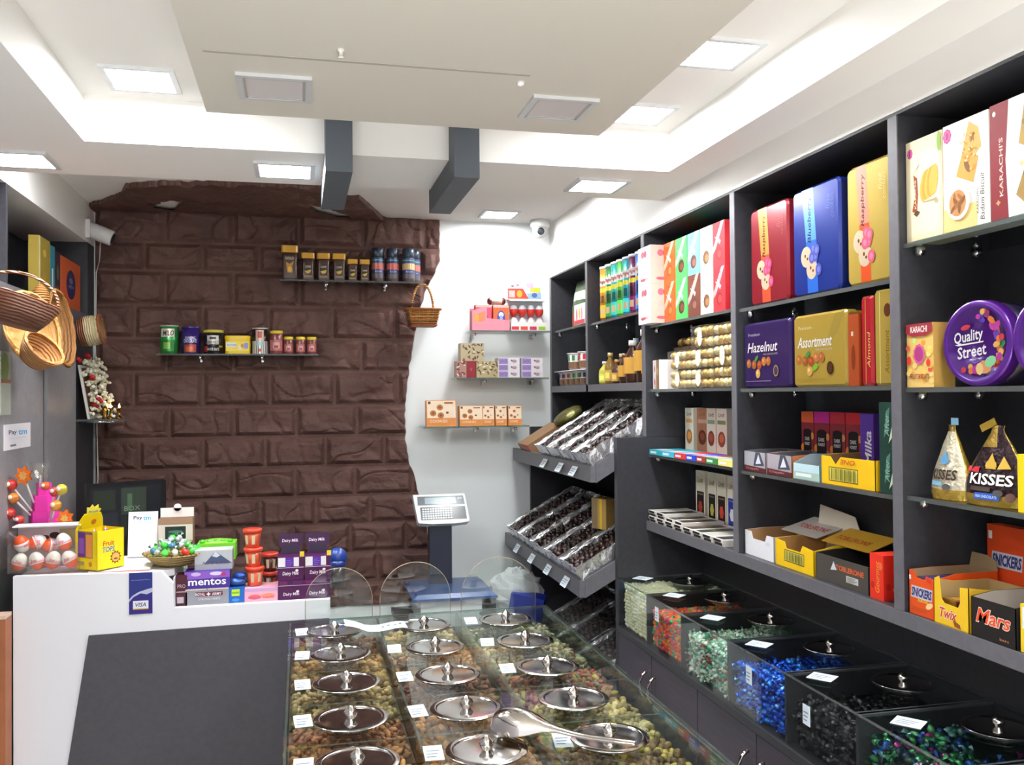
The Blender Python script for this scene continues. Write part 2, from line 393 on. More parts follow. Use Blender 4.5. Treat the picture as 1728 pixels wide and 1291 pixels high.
lamp(-.052, 2.115, 2.26, 'unlit square lamp in the dropped panel, the left one', False, .14, 'unlit square lamps in the dropped panel')
lamp(.622, 2.125, 2.26, 'unlit square lamp in the dropped panel, the right one', False, .14, 'unlit square lamps in the dropped panel')
for x, y in ((-.382, .9), (.955, .9), (-.382, -.3), (.955, -.3)): lamp(x, y, 2.352, f'lit square lamp in the {"left" if x < 0 else "right"} ceiling recess, {"above the camera" if y > 0 else "nearest the shop door"}')  # lamps added out of view to fill the room with light
# tiny fittings in the dropped panel
g = G(); g.lathe([(.0, 0), (.008, 0), (.008, -.003), (.004, -.006), (.004, -.014), (.006, -.015), (.006, -.018), (0, -.018)], seg=12, cols='#e8e6df')
tag(g.build('sprinkler', 'plastic', loc=(.085, 1.86, 2.26)), 'small clear sprinkler head in the dropped ceiling panel', 'sprinkler')
g = G(); g.lathe([(.0, 0), (.009, 0), (.007, -.008), (0, -.010)], seg=12, cols='#fff')
tag(g.build('ceiling_sensor', 'plastic', loc=(.49, 1.97, 2.26)), 'tiny white dome fitting in the dropped ceiling panel', 'sensor')

# security cameras
def dome(loc, label, aim):
    t = thing('security_camera', label, 'security camera', loc, 0, 'white security cameras')
    g = G(); g.lathe([(.0, .03), (.045, .03), (.05, .0), (.042, -.01), (0, -.01)], seg=24, cols='#efefef'); g.build('base', 'plastic', t)
    g = G(); g.ell((0, 0, -.022), (.038, .038, .036), '#ececec', 20, 12); g.build('housing', 'plastic', t)
    a = Vector(aim).normalized(); p = a*.030+Vector((0, 0, -.022)); g = G(); g.M = Matrix.Translation(p) @ a.to_track_quat('Z', 'Y').to_matrix().to_4x4()
    g.lathe([(0, .011), (.012, .009), (.018, .007), (.018, -.006), (0, -.006)], seg=20, cols=['#333b45', '#101114', '#222', '#222']); g.build('lens', 'plastic', t)
dome((1.165, 4.31, 2.39), 'white dome camera under the ceiling in the back right corner', (-.15, -1, -.25))
t = thing('security_camera', 'white bullet camera on the left wall above the hanging cable', 'security camera', (XL, 4.27, 2.30), 0, 'white security cameras')
g = G(); g.box(0, .018, -.04, .04, -.045, .035, '#e8e8e8'); g.build('base', 'plastic', t)
g = G(); g.M = Matrix.Rotation(rad(112), 4, 'Y'); g.lathe([(0, .0), (.034, .0), (.036, .06), (.034, .11), (.026, .112), (.024, .104), (0, .104)], seg=20, cols=['#e8e8e8']*4+['#1b1b1f']*2); g.build('housing', 'plastic', t)
g = G(); g.tube([(-.862, 4.32, 2.25), (-.872, 4.345, 2.17), (-.885, 4.35, 2.12), (-.89, 4.35, 1.8), (-.886, 4.35, 1.5), (-.88, 4.35, 1.2), (-.888, 4.345, 1.09), (-.895, 4.34, .95)], .003, '#c9c4be', 6)
tag(g.build('cable', 'plastic'), 'thin white cable hanging down the back left corner', 'cable')

# ================================================================ SHELVES ON THE RIGHT WALL
g = G(); cab = thing('shelf_unit', 'tall dark grey wall shelf unit along the right wall', 'shelf unit', (0, 0, 0))
DIV = [(4.375, 4.399), (3.788, 3.812), (3.112, 3.142), (2.402, 2.430), (1.666, 1.696), (.93, .96)]
g.box(XK-.004, XK+.005, .3, YB-.001, .0, 2.146, '#444'); g.build('back_panel', 'laminate', cab)
g = G(); g.box(XR+.001, XK-.0045, .3, YB-.001, 2.140, 2.146, '#444'); g.build('top_board', 'laminate', cab)
for i, (a, b) in enumerate(DIV):
    g = G(); z0 = (1.395, 1.565, 1.395, 1.0885, 1.0885, 1.0885)[i]
    g.box(XR+.003, XK-.004, a, b, z0, 2.1395, '#444'); g.box(XR, XR+.003, a, b, z0, 2.1395, '#888', 1); g.build('upright', ['laminate', 'laminate_edge'], cab)
g = G(); g.box(XR+.003, XK-.004, 3.1425, 4.3745, 1.565, 1.5955, '#444'); g.box(XR, XR+.003, 3.1425, 4.3745, 1.565, 1.596, '#888', 1); g.build('shelf_board', ['laminate', 'laminate_edge'], cab)
g = G(); g.box(XR+.003, XK-.004, .3, 3.112, 1.055, 1.088, '#444'); g.box(XR, XR+.003, .3, 3.112, 1.055, 1.088, '#888', 1); g.build('shelf_board', ['laminate', 'laminate_edge'], cab)
for a, b in ((3.112, 3.142), (4.375, 4.399)):
    g = G(); g.box(XB, XK-.004, a, b, 0, 1.394, '#444'); g.build('end_panel', 'laminate', cab)
def gshelf(y0, y1, z, label):
    t = thing('glass_shelf', label, 'glass shelf', (XR+.012, (y0+y1)/2, z), 0, 'glass shelves in the dark shelf unit')
    w = (y1-y0)/2-.001; d = XK-.006-XR-.012
    g = G(); g.box(0, d, -w, w, -.010, 0, '#fff'); 
    for i in (2,): g.m[i] = 1
    g.build('pane', ['glass', 'glass_edge'], t)
    for s in (-1, 1):
        for x in (.03, .17):
            g = G(); g.lathe([(0, -.028), (.008, -.026), (.011, -.019), (.011, -.0101), (0, -.0101)], seg=10, cols='#bbb', c=(x, s*(w-.014), 0)); g.build('peg', 'steel', t)
COLS = dict(A=(3.812, 4.375), B=(3.142, 3.788), C=(2.430, 3.112), D=(1.696, 2.402), E=(.96, 1.666))
LV = dict(A=[1.872], B=[1.865], C=[1.803, 1.569, 1.332], D=[1.797, 1.565, 1.328], E=[1.865, 1.560, 1.333])
NM = dict(A='bay by the back wall', B='bay of the striped tube cans', C='bay of the stacked biscuit cartons', D='bay of the red, blue and gold tins', E='bay nearest the camera')
for k in COLS:
    for i, z in enumerate(LV[k]):
        gshelf(*COLS[k], z, ['top', 'middle', 'lower'][i]+' glass shelf in the '+NM[k])
Z0 = 1.088; ZT = 1.596

# candy case: glass-fronted bins under the bottom board
BY = [3.111, 2.853, 2.571, 2.264, 1.965, 1.680, 1.387, 1.10]
case = thing('candy_case', 'long glass topped case of candy bins under the right shelves', 'candy case', (0, 0, 0))
def pane_holes(outer, holes, z, th, name, parent, edge=True):
    cu = bpy.data.curves.new('c', 'CURVE'); cu.dimensions = '2D'; cu.fill_mode = 'BOTH'; cu.extrude = th/2
    for pts in [outer]+[[(x+r*math.cos(2*math.pi*i/40), y+r*math.sin(2*math.pi*i/40)) for i in range(40)] for x, y, r in holes]:
        sp = cu.splines.new('POLY'); sp.points.add(len(pts)-1); sp.use_cyclic_u = True
        for q, p in zip(sp.points, pts): q.co = (p[0], p[1], 0, 1)
    ob = bpy.data.objects.new('c', cu); col_main.objects.link(ob); dg = bpy.context.evaluated_depsgraph_get()
    me = bpy.data.meshes.new_from_object(ob.evaluated_get(dg)); bpy.data.objects.remove(ob); bpy.data.curves.remove(cu)
    me.materials.clear(); me.materials.append(MATS['glass']); me.materials.append(MATS['glass_edge'])
    for p in me.polygons: p.material_index = 1 if abs(p.normal.z) < .5 else 0
    me.name = name; o = bpy.data.objects.new(name, me); col_main.objects.link(o); o.location = (0, 0, z); o.parent = parent; return o
LIDS = [(1.345, (BY[i]+BY[i+1])/2-.005) for i in range(6)]
ZC = .885
pane_holes([(XB, BY[-1]), (XK-.006, BY[-1]), (XK-.006, BY[0]), (XB, BY[0])], [(x, y, .062) for x, y in LIDS], ZC-.003, .006, 'glass_top', case)
g = G(); g.box(XB, XB+.006, BY[-1], BY[0], .712, ZC-.0065, '#fff'); g.build('glass_front', 'glass', case)
g = G(); g.box(XB-.004, XK-.006, .9, BY[0], .69, .712, '#444'); g.build('base_board', 'laminate', case)
for y in BY[1:]:
    g = G(); g.box(XB+.007, XK-.006, y-.004, y+.004, .712, ZC-.0065, '#222'); g.box(XB+.007, XK-.006, y-.010, y+.010, ZC-.012, ZC-.0065, '#777', 1); g.build('divider', ['laminate', 'laminate_edge'], case)
low = thing('base_cabinet', 'dark low cabinet with looped metal handles below the candy bins', 'cabinet', (0, 0, 0))
g = G(); g.box(XB+.02, XK-.006, .9, 3.11, 0, .689, '#333'); g.build('body', 'laminate', low)
for y0, y1, hy in ((2.80, 3.11, 2.835), (2.45, 2.796, 2.765), (2.10, 2.446, 2.14), (1.75, 2.096, 2.06), (1.40, 1.746, 1.44), (1.05, 1.396, 1.36)):
    g = G(); g.box(XB, XB+.0195, y0, y1, .05, .686, '#444'); dr = g.build('door', 'door_laminate', low)
    g = G(); g.tube([(XB, hy, .63)]+[(XB-.028*math.sin(math.pi*i/8)**.5, hy, .63-.09*i/8) for i in range(1, 8)]+[(XB, hy, .54)], .005, '#d8c8c4', 8); g.build('handle', 'steel', dr)

# round steel lids
def lid_mesh():
    t = thing('steel_lid', 'x', 'lid')
    g = G(); g.lathe([(.0, -.019), (.044, -.019), (.0455, -.0188), (.047, -.0178), (.0638, .0012), (.0650, .0024), (.066, .003), (.067, .0031), (.0765, .0016), (.078, .0011), (.0785, .0004), (.0775, -.0003), (.066, .0006)], seg=48, cols='#d9d6d4'); g.build('dish', 'steel', t)
    g = G(); g.lathe([(.0115, -.0188), (.0085, -.014), (.0075, -.005), (.0095, .002), (.0140, .010), (.0150, .014), (.0115, .019), (.007, .0225), (.0035, .0265), (0, .0275)], seg=16, cols='#dedbd7', flute=-.14); g.build('knob', 'steel', t)
    return t
lid0 = lid_mesh(); first = [True]
def place_lid(x, y, z, label, s=1, group=''):
    o = lid0 if first[0] else dup(lid0, (0, 0, 0))
    first[0] = False; o.location = (x, y, z); o.scale = (s, s, s); o['label'] = label; o['group'] = group
CN = ['cream pellet', 'orange jelly', 'green and white wrapped candy', 'blue foil candy', 'black wrapped candy', 'mixed bright foil candy']
for (x, y), n in zip(LIDS, CN): place_lid(x, y, ZC+.0005, 'round steel lid set in the glass over the '+n+' bin', .88, 'steel lids on the candy bins')

# price tags
def price_tag(loc, rz, label, w=.058, d=.052, rot=None, group='white price tags'):
    g = G(); g.box(-w/2, w/2, -d/2, d/2, 0, .0008, '#dfe9f2'); a = Art(g, (-w/2, -d/2, .0008), (1, 0, 0), (0, 1, 0), w, d)
    R_.random(); a.lines(.12, .2, .82, .8, 3, '#6f7f93', .3)
    tag(g.build('price_tag', 'card', loc=loc, rz=rz, rot=rot), label, 'price tag', group)
for (x, y), n in zip([(1.205, 3.075), (1.202, 2.787), (1.191, 2.479), (1.183, 2.186), (1.187, 1.896), (1.19, 1.593)], CN):
    price_tag((x, y, ZC+.0005), rad(-52), 'white price tag on the glass top of the '+n+' bin')
for (y, z), n in zip([(2.745, .838), (2.13, .825), (1.86, .815)], [CN[1], CN[3], CN[4]]):
    price_tag((XB-.0012, y, z), 0, 'small price tag stuck on the front glass of the '+n+' bin', .03, .045, rot=(rad(90), 0, W_), group='price tags on the bin fronts')

# candy fills
def tmpl_ell(seg=6, ring=4):
    g = G(); g.ell((0, 0, 0), (1, 1, 1), '#fff', seg, ring); return g.v, g.f
def tmpl_twist():
    g = G(); g.ell((0, 0, 0), (1, .8, .7), '#fff', 7, 5)
    for s in (-1, 1): g.add([(s*.85, 0, 0), (s*1.7, .55, .25), (s*1.8, -.1, -.35), (s*1.65, -.6, .2)], [(0, 1, 2), (0, 2, 3)], C('#fff'))
    return g.v, g.f
T_ELL, T_TW = tmpl_ell(), tmpl_twist()
def rrot(): return Matrix.Rotation(R_.uniform(0, 6.28), 3, 'Z') @ Matrix.Rotation(R_.uniform(0, 3.14), 3, 'X') @ Matrix.Rotation(R_.uniform(0, 6.28), 3, 'Z')
def scatter(g, tm, pts, size, cols, smooth=True):
    vs, fs = tm
    for p in pts:
        m = rrot(); k = R_.uniform(.85, 1.15); c = C(R_.choice(cols))
        g.add([tuple(m @ Vector((v[0]*size[0]*k, v[1]*size[1]*k, v[2]*size[2]*k))+Vector(p)) for v in vs], fs, c, 0, smooth)
def fill_bin(i, name, label, tm, size, cols, top, mat, core, pitch):
    y0, y1 = BY[i+1]+.012, BY[i]-.012; x0, x1 = XB+.009, XK-.02; z0 = .7125; g = G()
    m = max(size[:2])*1.08
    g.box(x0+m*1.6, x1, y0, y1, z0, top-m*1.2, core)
    pts = []; z = z0+m
    while z < top-m*.5:
        y = y0+m
        while y <= y1-m: pts.append((x0+m+R_.uniform(0, m*.35), y+R_.uniform(-.2, .2)*pitch, z+R_.uniform(-.1, .2)*pitch)); y += pitch
        z += pitch*.92
    x = x0+m
    while x < x1-m:
        y = y0+m
        while y <= y1-m:
            if i > 5 or math.hypot(x-LIDS[i][0], y-LIDS[i][1]) > .07 or top < ZC-.045: pts.append((x+R_.uniform(-.2, .2)*pitch, y+R_.uniform(-.2, .2)*pitch, top-m*.9-R_.uniform(0, m*.5)))
            y += pitch
        x += pitch
    scatter(g, tm, pts, size, cols)
    tag(g.build(name, mat), label, 'candy', 'loose candy in the glass bins', 'stuff')
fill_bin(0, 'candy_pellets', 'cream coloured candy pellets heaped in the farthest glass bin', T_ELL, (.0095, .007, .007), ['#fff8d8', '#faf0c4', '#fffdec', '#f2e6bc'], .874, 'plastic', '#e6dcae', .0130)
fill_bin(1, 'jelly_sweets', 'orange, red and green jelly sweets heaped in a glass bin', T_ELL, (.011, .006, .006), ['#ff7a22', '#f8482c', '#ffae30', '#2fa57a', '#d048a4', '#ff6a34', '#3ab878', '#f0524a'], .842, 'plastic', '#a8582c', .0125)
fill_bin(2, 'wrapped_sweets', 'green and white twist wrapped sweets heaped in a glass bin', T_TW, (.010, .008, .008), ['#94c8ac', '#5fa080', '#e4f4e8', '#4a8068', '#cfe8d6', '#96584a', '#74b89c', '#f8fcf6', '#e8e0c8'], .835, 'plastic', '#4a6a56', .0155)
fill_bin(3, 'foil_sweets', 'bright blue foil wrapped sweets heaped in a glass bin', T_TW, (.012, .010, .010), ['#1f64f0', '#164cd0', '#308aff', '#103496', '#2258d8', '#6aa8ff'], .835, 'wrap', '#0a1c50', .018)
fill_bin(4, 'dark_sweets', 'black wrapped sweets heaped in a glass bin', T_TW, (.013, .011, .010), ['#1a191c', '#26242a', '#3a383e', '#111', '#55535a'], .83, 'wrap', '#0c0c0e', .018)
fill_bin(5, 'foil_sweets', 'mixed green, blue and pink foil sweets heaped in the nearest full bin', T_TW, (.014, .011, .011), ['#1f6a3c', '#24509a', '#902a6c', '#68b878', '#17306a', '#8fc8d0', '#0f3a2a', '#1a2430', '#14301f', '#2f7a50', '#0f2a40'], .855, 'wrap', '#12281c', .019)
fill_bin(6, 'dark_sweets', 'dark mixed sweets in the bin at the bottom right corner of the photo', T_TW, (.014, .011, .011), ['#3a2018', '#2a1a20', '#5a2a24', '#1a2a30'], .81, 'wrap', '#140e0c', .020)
# ================================================================ SLOPED DATE RACK
rack = thing('date_rack', 'dark sloped three tier rack of date trays beside the back wall', 'rack', (0, 0, 0))
TIERS = [(1.045, 1.262, 1.45, 1.505), (1.000, .845, 1.45, 1.09), (1.03, .44, 1.45, .66)]
for (xa, za, xb, zb) in TIERS:
    g = G(); L_ = Vector((xb-xa, 0, zb-za)); 
    g.add([(xa, 3.150, za-.012), (xb, 3.150, zb-.012), (xb, 4.372, zb-.012), (xa, 4.372, za-.012), (xa, 3.150, za-.03), (xb, 3.150, zb-.03), (xb, 4.372, zb-.03), (xa, 4.372, za-.03)],
          [(0, 1, 2, 3), (7, 6, 5, 4), (0, 4, 5, 1), (2, 6, 7, 3), (1, 5, 6, 2), (3, 7, 4, 0)], C('#444'))
    g.build('sloping_board', 'laminate', rack)
    g = G(); g.box(xa-.012, xa+.008, 3.145, 4.372, za-.032, za+.028, '#888'); g.build('front_lip', 'laminate_edge', rack)
    g = G(); sl = (zb-za)*(XB-xa)/(xb-xa); g.prism([(xa+.0085, za-.034), (XB+.01, za-.034+sl), (XB+.01, za+.034+sl), (xa+.0085, za+.034)], 3.1425, 3.1490, '#888'); g.build('side_lip', 'laminate_edge', rack)
def tray(tier, y, w, label, dates='#231210', film=None, l=None):
    xa, za, xb, zb = TIERS[tier]; l = l or .385; ang = math.atan2(zb-za, xb-xa); h = .092; film = tier == 2 if film is None else film
    # local: x up the slope, z normal
    t = thing('foil_tray', label, 'foil tray', (xa+.016, y, za-.008), 0, 'foil trays of dates on the sloped rack', rot=(0, -ang, 0))
    g = G(); ns = 14
    def wall(p0, p1, q0, q1, n):
        vs = []; fs = []
        for j in range(4):
            for i in range(n+1):
                a = Vector(p0).lerp(Vector(p1), i/n); b = Vector(q0).lerp(Vector(q1), i/n); p = a.lerp(b, j/3)
                if 0 < i < n: p += Vector((R_.uniform(-1, 1), R_.uniform(-1, 1), R_.uniform(-.6, .8 if j == 3 else .4)))*.0045
                vs.append(tuple(p))
        for j in range(3):
            for i in range(n): a = j*(n+1)+i; fs.append((a, a+1, a+n+2, a+n+1))
        g.add(vs, fs, C('#d6d5d8'), 0, False)
    e = .006; y0, y1 = -w/2+.004, w/2-.004
    B = [(0+e, y0+e, 0), (l-e, y0+e, 0), (l-e, y1-e, 0), (e, y1-e, 0)]; T = [(0, y0, h), (l, y0, h), (l, y1, h), (0, y1, h)]
    for i in range(4): wall(B[i], B[(i+1) % 4], T[i], T[(i+1) % 4], 16 if i % 2 == 0 else 8)
    I = [(.012, y0+.012, h-.01), (l-.012, y0+.012, h-.01), (l-.012, y1-.012, h-.01), (.012, y1-.012, h-.01)]
    for i in range(4): wall(T[i], T[(i+1) % 4], I[i], I[(i+1) % 4], 16 if i % 2 == 0 else 8)
    g.poly([B[3], B[2], B[1], B[0]], '#aaa'); g.build('tray', 'foil', t)
    g = G(); pts = []
    nx, ny = 14, 6
    for i in range(nx):
        for j in range(ny): pts.append((.03+(l-.06)*(i+.5*(j % 2))/nx, y0+.02+(w-.045)*j/(ny-1), h-.026+R_.uniform(-.006, .006)))
    g.box(.013, l-.013, y0+.013, y1-.013, .01, h-.03, '#160b0a')
    scatter(g, T_ELL, pts, (.019, .011, .011), [dates, '#1a0d0c', '#351a14', '#2a1512']); g.build('dates', 'date', t)['kind'] = 'stuff'
    if film:
        g = G(); vs = []; n = 18
        for i in range(n+1):
            for j in range(9):
                x = .004+(l-.008)*i/n; yy = y0+.003+(y1-y0-.006)*j/8; vs.append((x, yy, h-.006+.003*noise.noise(Vector((x*16, yy*22+y*9, 0)))))
        g.add(vs, [(i*9+j, (i+1)*9+j, (i+1)*9+j+1, i*9+j+1) for i in range(n) for j in range(8)], C('#fff'), 0, True); g.build('film', 'film', t)
for i, (y, n) in enumerate([(3.235, 'nearest'), (3.42, 'second nearest'), (3.605, 'third nearest'), (3.79, 'farthest')]):
    tray(0, y, .175, f'foil tray of dark dates on the top sloped tier, {n} of its row')
for i, (y, n) in enumerate([(3.26, 'nearest'), (3.49, 'second nearest'), (3.72, 'middle'), (3.95, 'second farthest'), (4.18, 'farthest')]):
    tray(1, y, .215, f'foil tray of black dates on the middle sloped tier, {n} of its row')
for i, (y, n) in enumerate([(3.28, 'nearest'), (3.55, 'middle'), (3.82, 'farthest')]):
    tray(2, y, .25, f'film covered tray of dates low on the bottom tier, {n} of its row', '#3a1a16')
for (tr, ys) in ((0, (3.33, 3.52, 3.76)), (1, (3.30, 3.55, 3.81, 4.08))):
    for y, n in zip(ys, ('nearest', 'second nearest', 'second farthest' if len(ys) > 3 else 'farthest', 'farthest')):
        xa, za = TIERS[tr][:2]
        price_tag((xa-.021, y, za-.002), 0, f'white tag on the {"top" if tr == 0 else "middle"} rack tier lip, {n} on that lip', .07, .045, rot=(rad(58), 0, W_), group='white tags on the rack lips')
g = G(); g.box(0, .19, -.10, .10, 0, .075, '#8a6a4c'); a = faces(g, .2, .19, .075)
g.box(-.001, 0, -.10, -.02, 0, .075, '#b9303a'); g.poly([(-.002, -.02, 0), (-.002, .03, 0), (-.002, -.02, .05)], '#b9303a')
tag(g.build('cardboard_box', 'card', loc=(1.062, 4.14, 1.256), rot=(0, -math.atan2(.243, .405), 0)), 'brown cardboard box with red corner at the far end of the top tier', 'box')
g = G(); g.M = Matrix.Translation((.05, 0, .02)); g.ell((0, 0, .02), (.08, .09, .03), '#6d6a3c', 12, 8)
tag(g.build('snack_pouch', 'wrap', loc=(1.20, 4.04, 1.395), rot=(0, rad(-31), 0)), 'olive green pouch lying behind the brown cardboard box', 'pouch')
pack('carton', 'small tan carton standing on the middle tier behind the upright end panel', 'carton', (1.15, 3.40, 1.02), rad(-70), .09, .12, .06, '#b9975a', lambda a: (a['F'].r(.55, 0, .72, 1, '#e8c23a'), a['F'].r(0, 0, .4, 1, '#8d7a5a')))

# clear bag with a blue carton, on the low table by the back wall
tab = thing('side_table', 'low dark table behind the glass counter under the scale', 'table', (0, 0, 0))
g = G(); g.box(.42, 1.0, 3.78, 4.34, .52, .545, '#333'); g.build('top', 'laminate', tab)
for x in (.45, .97):
    for y in (3.81, 4.31): g = G(); g.box(x-.02, x+.02, y-.02, y+.02, 0, .52, '#333'); g.build('leg', 'laminate', tab)
pack('carton', 'blue carton inside the crinkled clear bag beside the scale', 'carton', (.955, 3.86, .565), rad(-24), .15, .105, .08, '#1a2a86', rot=(rad(4), rad(10), rad(-24)))
g = G(); vs = []; fs = []
for i in range(17):
    for k in range(16):
        ph = math.pi*i/16; a = 2*math.pi*k/16
        q = 1+.28*noise.noise(Vector((i*1.3, k*1.9, 4))); rx, ry, rz_ = .13, .10, .115
        vs.append((rx*math.sin(ph)*math.cos(a)*q, ry*math.sin(ph)*math.sin(a)*q, max(-.10, rz_*math.cos(ph)*q)))
fs = [(i*16+k, (i+1)*16+k, (i+1)*16+(k+1) % 16, i*16+(k+1) % 16) for i in range(16) for k in range(16)]
g.add(vs, fs, C('#fff'), 0, False)
tag(g.build('plastic_bag', 'crinkle', loc=(.945, 3.99, .645)), 'crinkled clear plastic bag heaped right of the weighing scale', 'bag')

# weighing scale
scl = thing('weighing_scale', 'blue and white weighing scale with keyboard display on a tall pole', 'weighing scale', (.640, 3.95, .545))
g = G(); g.prism(rrect(.27, .118, .01), -.05, .28, '#e2e5e6'); g.box(.095, .20, -.045, .28, .005, .116, '#23262b'); g.box(.115, .18, -.046, -.045, .03, .07, '#3b4047'); g.ell((.147, -.048, .05), (.028, .006, .014), '#595f66', 12, 6)
g.build('base', 'plastic', scl)
g = G(); g.box(-.17, .20, -.075, .30, .119, .130, '#34528a'); g.add([(-.17, -.075, .130), (.20, -.075, .130), (.18, -.05, .145), (-.15, -.05, .145)], [(0, 1, 2, 3)], C('#34528a')); g.box(-.15, .18, -.05, .28, .130, .145, '#2c487c'); g.build('platform', 'plastic', scl)
g = G(); g.box(-.065, .038, .16, .22, .145, .46, '#1f2536'); g.build('pole', 'plastic', scl)
hd = G(); hd.M = Matrix.Translation((-.003, .14, .425)) @ Matrix.Rotation(rad(-24), 4, 'X')
hd.prism([(-.118, .006), (-.112, 0), (-.05, -.006), (.05, -.006), (.112, 0), (.120, .006), (.106, .135), (-.135, .135)], -.012, .035, '#d7dadb')
h_ = hd.build('display_head', 'plastic', scl)
def onhead(name, mat, fn):
    g = G(); g.M = hd.M; fn(Art(g, (-.12, -.0125, 0), (1, 0, 0), (0, 0, 1), .24, .135), g); g.build(name, mat, h_)
onhead('screen', 'plastic', lambda a, g: (a.p([(.02, .62), (.93, .62), (.905, .93), (.02, .93)], '#2b3540'), a.p([(.16, .66), (.77, .66), (.755, .88), (.16, .88)], '#7d929c'), a.t('GODI', .84, .84, .09, .07, '#dfe6ea')))
def keys(a, g):
    a.p([(.07, .10), (.95, .10), (.93, .55), (.06, .55)], '#1d2129')
    for i in range(12):
        for j in range(5): u = .10+.048*i; v = .13+.08*j; a.r(u, v, u+.036, v+.055, '#c4d0d4')
onhead('keyboard', 'plastic', keys)

# ================================================================ GLASS COUNTER OF DRY FRUIT
CX0, CX1, CY0, CY1, ZG = -.036, .763, 1.42, 2.79, .88
cnt = thing('display_counter', 'glass topped counter of nuts and dry fruit with steel lids', 'counter', (0, 0, 0))
LX, LY = (.100, .346, .592), (2.643, 2.402, 2.158, 1.915, 1.682)
LIDP = [(x, y) for x in LX for y in LY]
pane_holes([(CX0, CY0), (CX1, CY0), (CX1, CY1), (CX0, CY1)], [(x, y, .066) for x, y in LIDP], ZG-.003, .006, 'glass_top', cnt)
g = G(); g.box(CX0+.012, CX1-.012, CY0+.012, CY1-.012, 0, .735, '#999'); g.build('body', 'laminate_light', cnt)
for a in ((CX0+.002, CX0+.008, CY0, CY1), (CX1-.008, CX1-.002, CY0, CY1), (CX0+.009, CX1-.009, CY0, CY0+.006), (CX0+.009, CX1-.009, CY1-.006, CY1)):
    g = G(); g.box(*a, .736, ZG-.0065, '#fff'); g.m[4] = 1; g.m[0] = g.m[1] = 1 if a[1]-a[0] < .01 else 0; g.build('side_glass', ['glass', 'glass_edge'], cnt)
for x in (.226, .470):
    g = G(); g.box(x-.003, x+.003, CY0+.008, CY1-.008, .736, ZG-.0065, '#fff'); g.m[4] = 1; g.build('divider', ['glass', 'glass_edge'], cnt)
RY = [2.78]+[(LY[i]+LY[i+1])/2 for i in range(4)]+[1.56]
for x0, x1 in ((CX0+.009, .222), (.230, .466), (.474, CX1-.009)):
    for y in RY[1:5]:
        g = G(); g.box(x0, x1, y-.003, y+.003, .736, ZG-.0065, '#fff'); g.m[4] = 1; g.build('divider', ['glass', 'glass_edge'], cnt)
# three arched glass guards at the back edge
for x0, x1, zt in ((.013, .212, 1.034), (.235, .452, 1.040), (.486, .725, 1.042)):
    r = (x1-x0)/2; pts = [(x0, ZG+.001), (x1, ZG+.001)]+[((x0+x1)/2+r*math.cos(math.pi*i/24), zt-r+r*math.sin(math.pi*i/24)) for i in range(25)]
    g = G(); g.prism(pts, 2.776, 2.782, '#fff'); n = len(pts)
    for i in range(2, 2+n): g.m[i] = 1
    g.build('arched_guard', ['glass', 'glass_edge'], cnt)
    g = G(); q = [(p[0], 2.779, p[1]) for p in pts[1:]+[pts[0]]]; g.tube(q, .0010, '#b9a48a', 6); g.build('guard_rim', 'plastic', cnt)
NUTS = [('brown dried fruit', '#8a5c40'), ('tan nut', '#b8905e'), ('pale pistachio', '#b59a6c'), ('dark almond', '#a86f48'), ('light almond', '#c98a50'),
        ('tan cashew', '#c9ab7c'), ('brown nut', '#a87c58'), ('dark raisin', '#7a4c38'), ('golden raisin', '#c08038'), ('brown cashew', '#b07c4a'),
        ('mixed greenish fruit', '#a39a7c'), ('pale raisin', '#a89c7a'), ('mixed red fruit', '#94664e'), ('speckled trail mix', '#b09a64'), ('dark dried fruit', '#80653f')]
SHP = [(.011, .009, .007), (.010, .009, .008), (.010, .007, .006), (.012, .0075, .005), (.0125, .0075, .005)]
def shade(h, k): c = h.lstrip('#'); return '#'+''.join('%02x' % max(0, min(255, int(int(c[i:i+2], 16)*k))) for i in (0, 2, 4))
COLX = ((CX0+.010, .222), (.231, .465), (.475, CX1-.010))
for q, (nm, cl) in enumerate(NUTS):
    ci, ri = divmod(q, 5); x0, x1 = COLX[ci]; y1, y0 = RY[ri]-.005, RY[ri+1]+.005; top = (.835, .842, .84, .838, .836)[ri]
    g = G(); g.box(x0, x1, y0, y1, .7365, top-.018, shade(cl, .55)); pts = []
    p = .0148; y = y0+.011; k = 0
    while y < y1-.008:
        x = x0+.012+(p/2 if k % 2 else 0)
        while x < x1-.010: pts.append((x+R_.uniform(-.003, .003), y+R_.uniform(-.003, .003), top-.012+R_.uniform(-.007, .007))); x += p
        y += p*.86; k += 1
    cols = [cl, shade(cl, .8), shade(cl, 1.18), shade(cl, .92), shade(cl, 1.3)]
    if ci == 2: cols += [['#7a3c2c', '#c7b25a', '#5c6b3a'][R_.randrange(3)]]
    if q == 12: cols += ['#b04438', '#8a8a5a']
    scatter(g, T_ELL, pts, SHP[(ri+ci) % 5], cols)
    tag(g.build('dried_nuts', 'nut', loc=(0, 0, 0)), f'{nm} pieces filling the {["left","middle","right"][ci]} counter column, row {["one","two","three","four","five"][ri]} from the back', 'nuts', 'nuts and dry fruit in the glass counter', 'stuff')
RN = ('farthest', 'second farthest', 'third from the back', 'second nearest', 'nearest')
for ci, x in enumerate(LX):
    for ri, y in enumerate(LY):
        dx = (-.011, 0, .006, .001, 0)[ri] if ci == 0 else (.009, .005, -.004, -.002, -.008)[ri] if ci == 1 else (.008, .008, .002, -.012, -.010)[ri]
        place_lid(x+dx*.6, y, ZG+.0005, f'round steel lid on the glass counter, {RN[ri]} in the {["left","middle","right"][ci]} column', 1, 'steel lids on the glass counter')
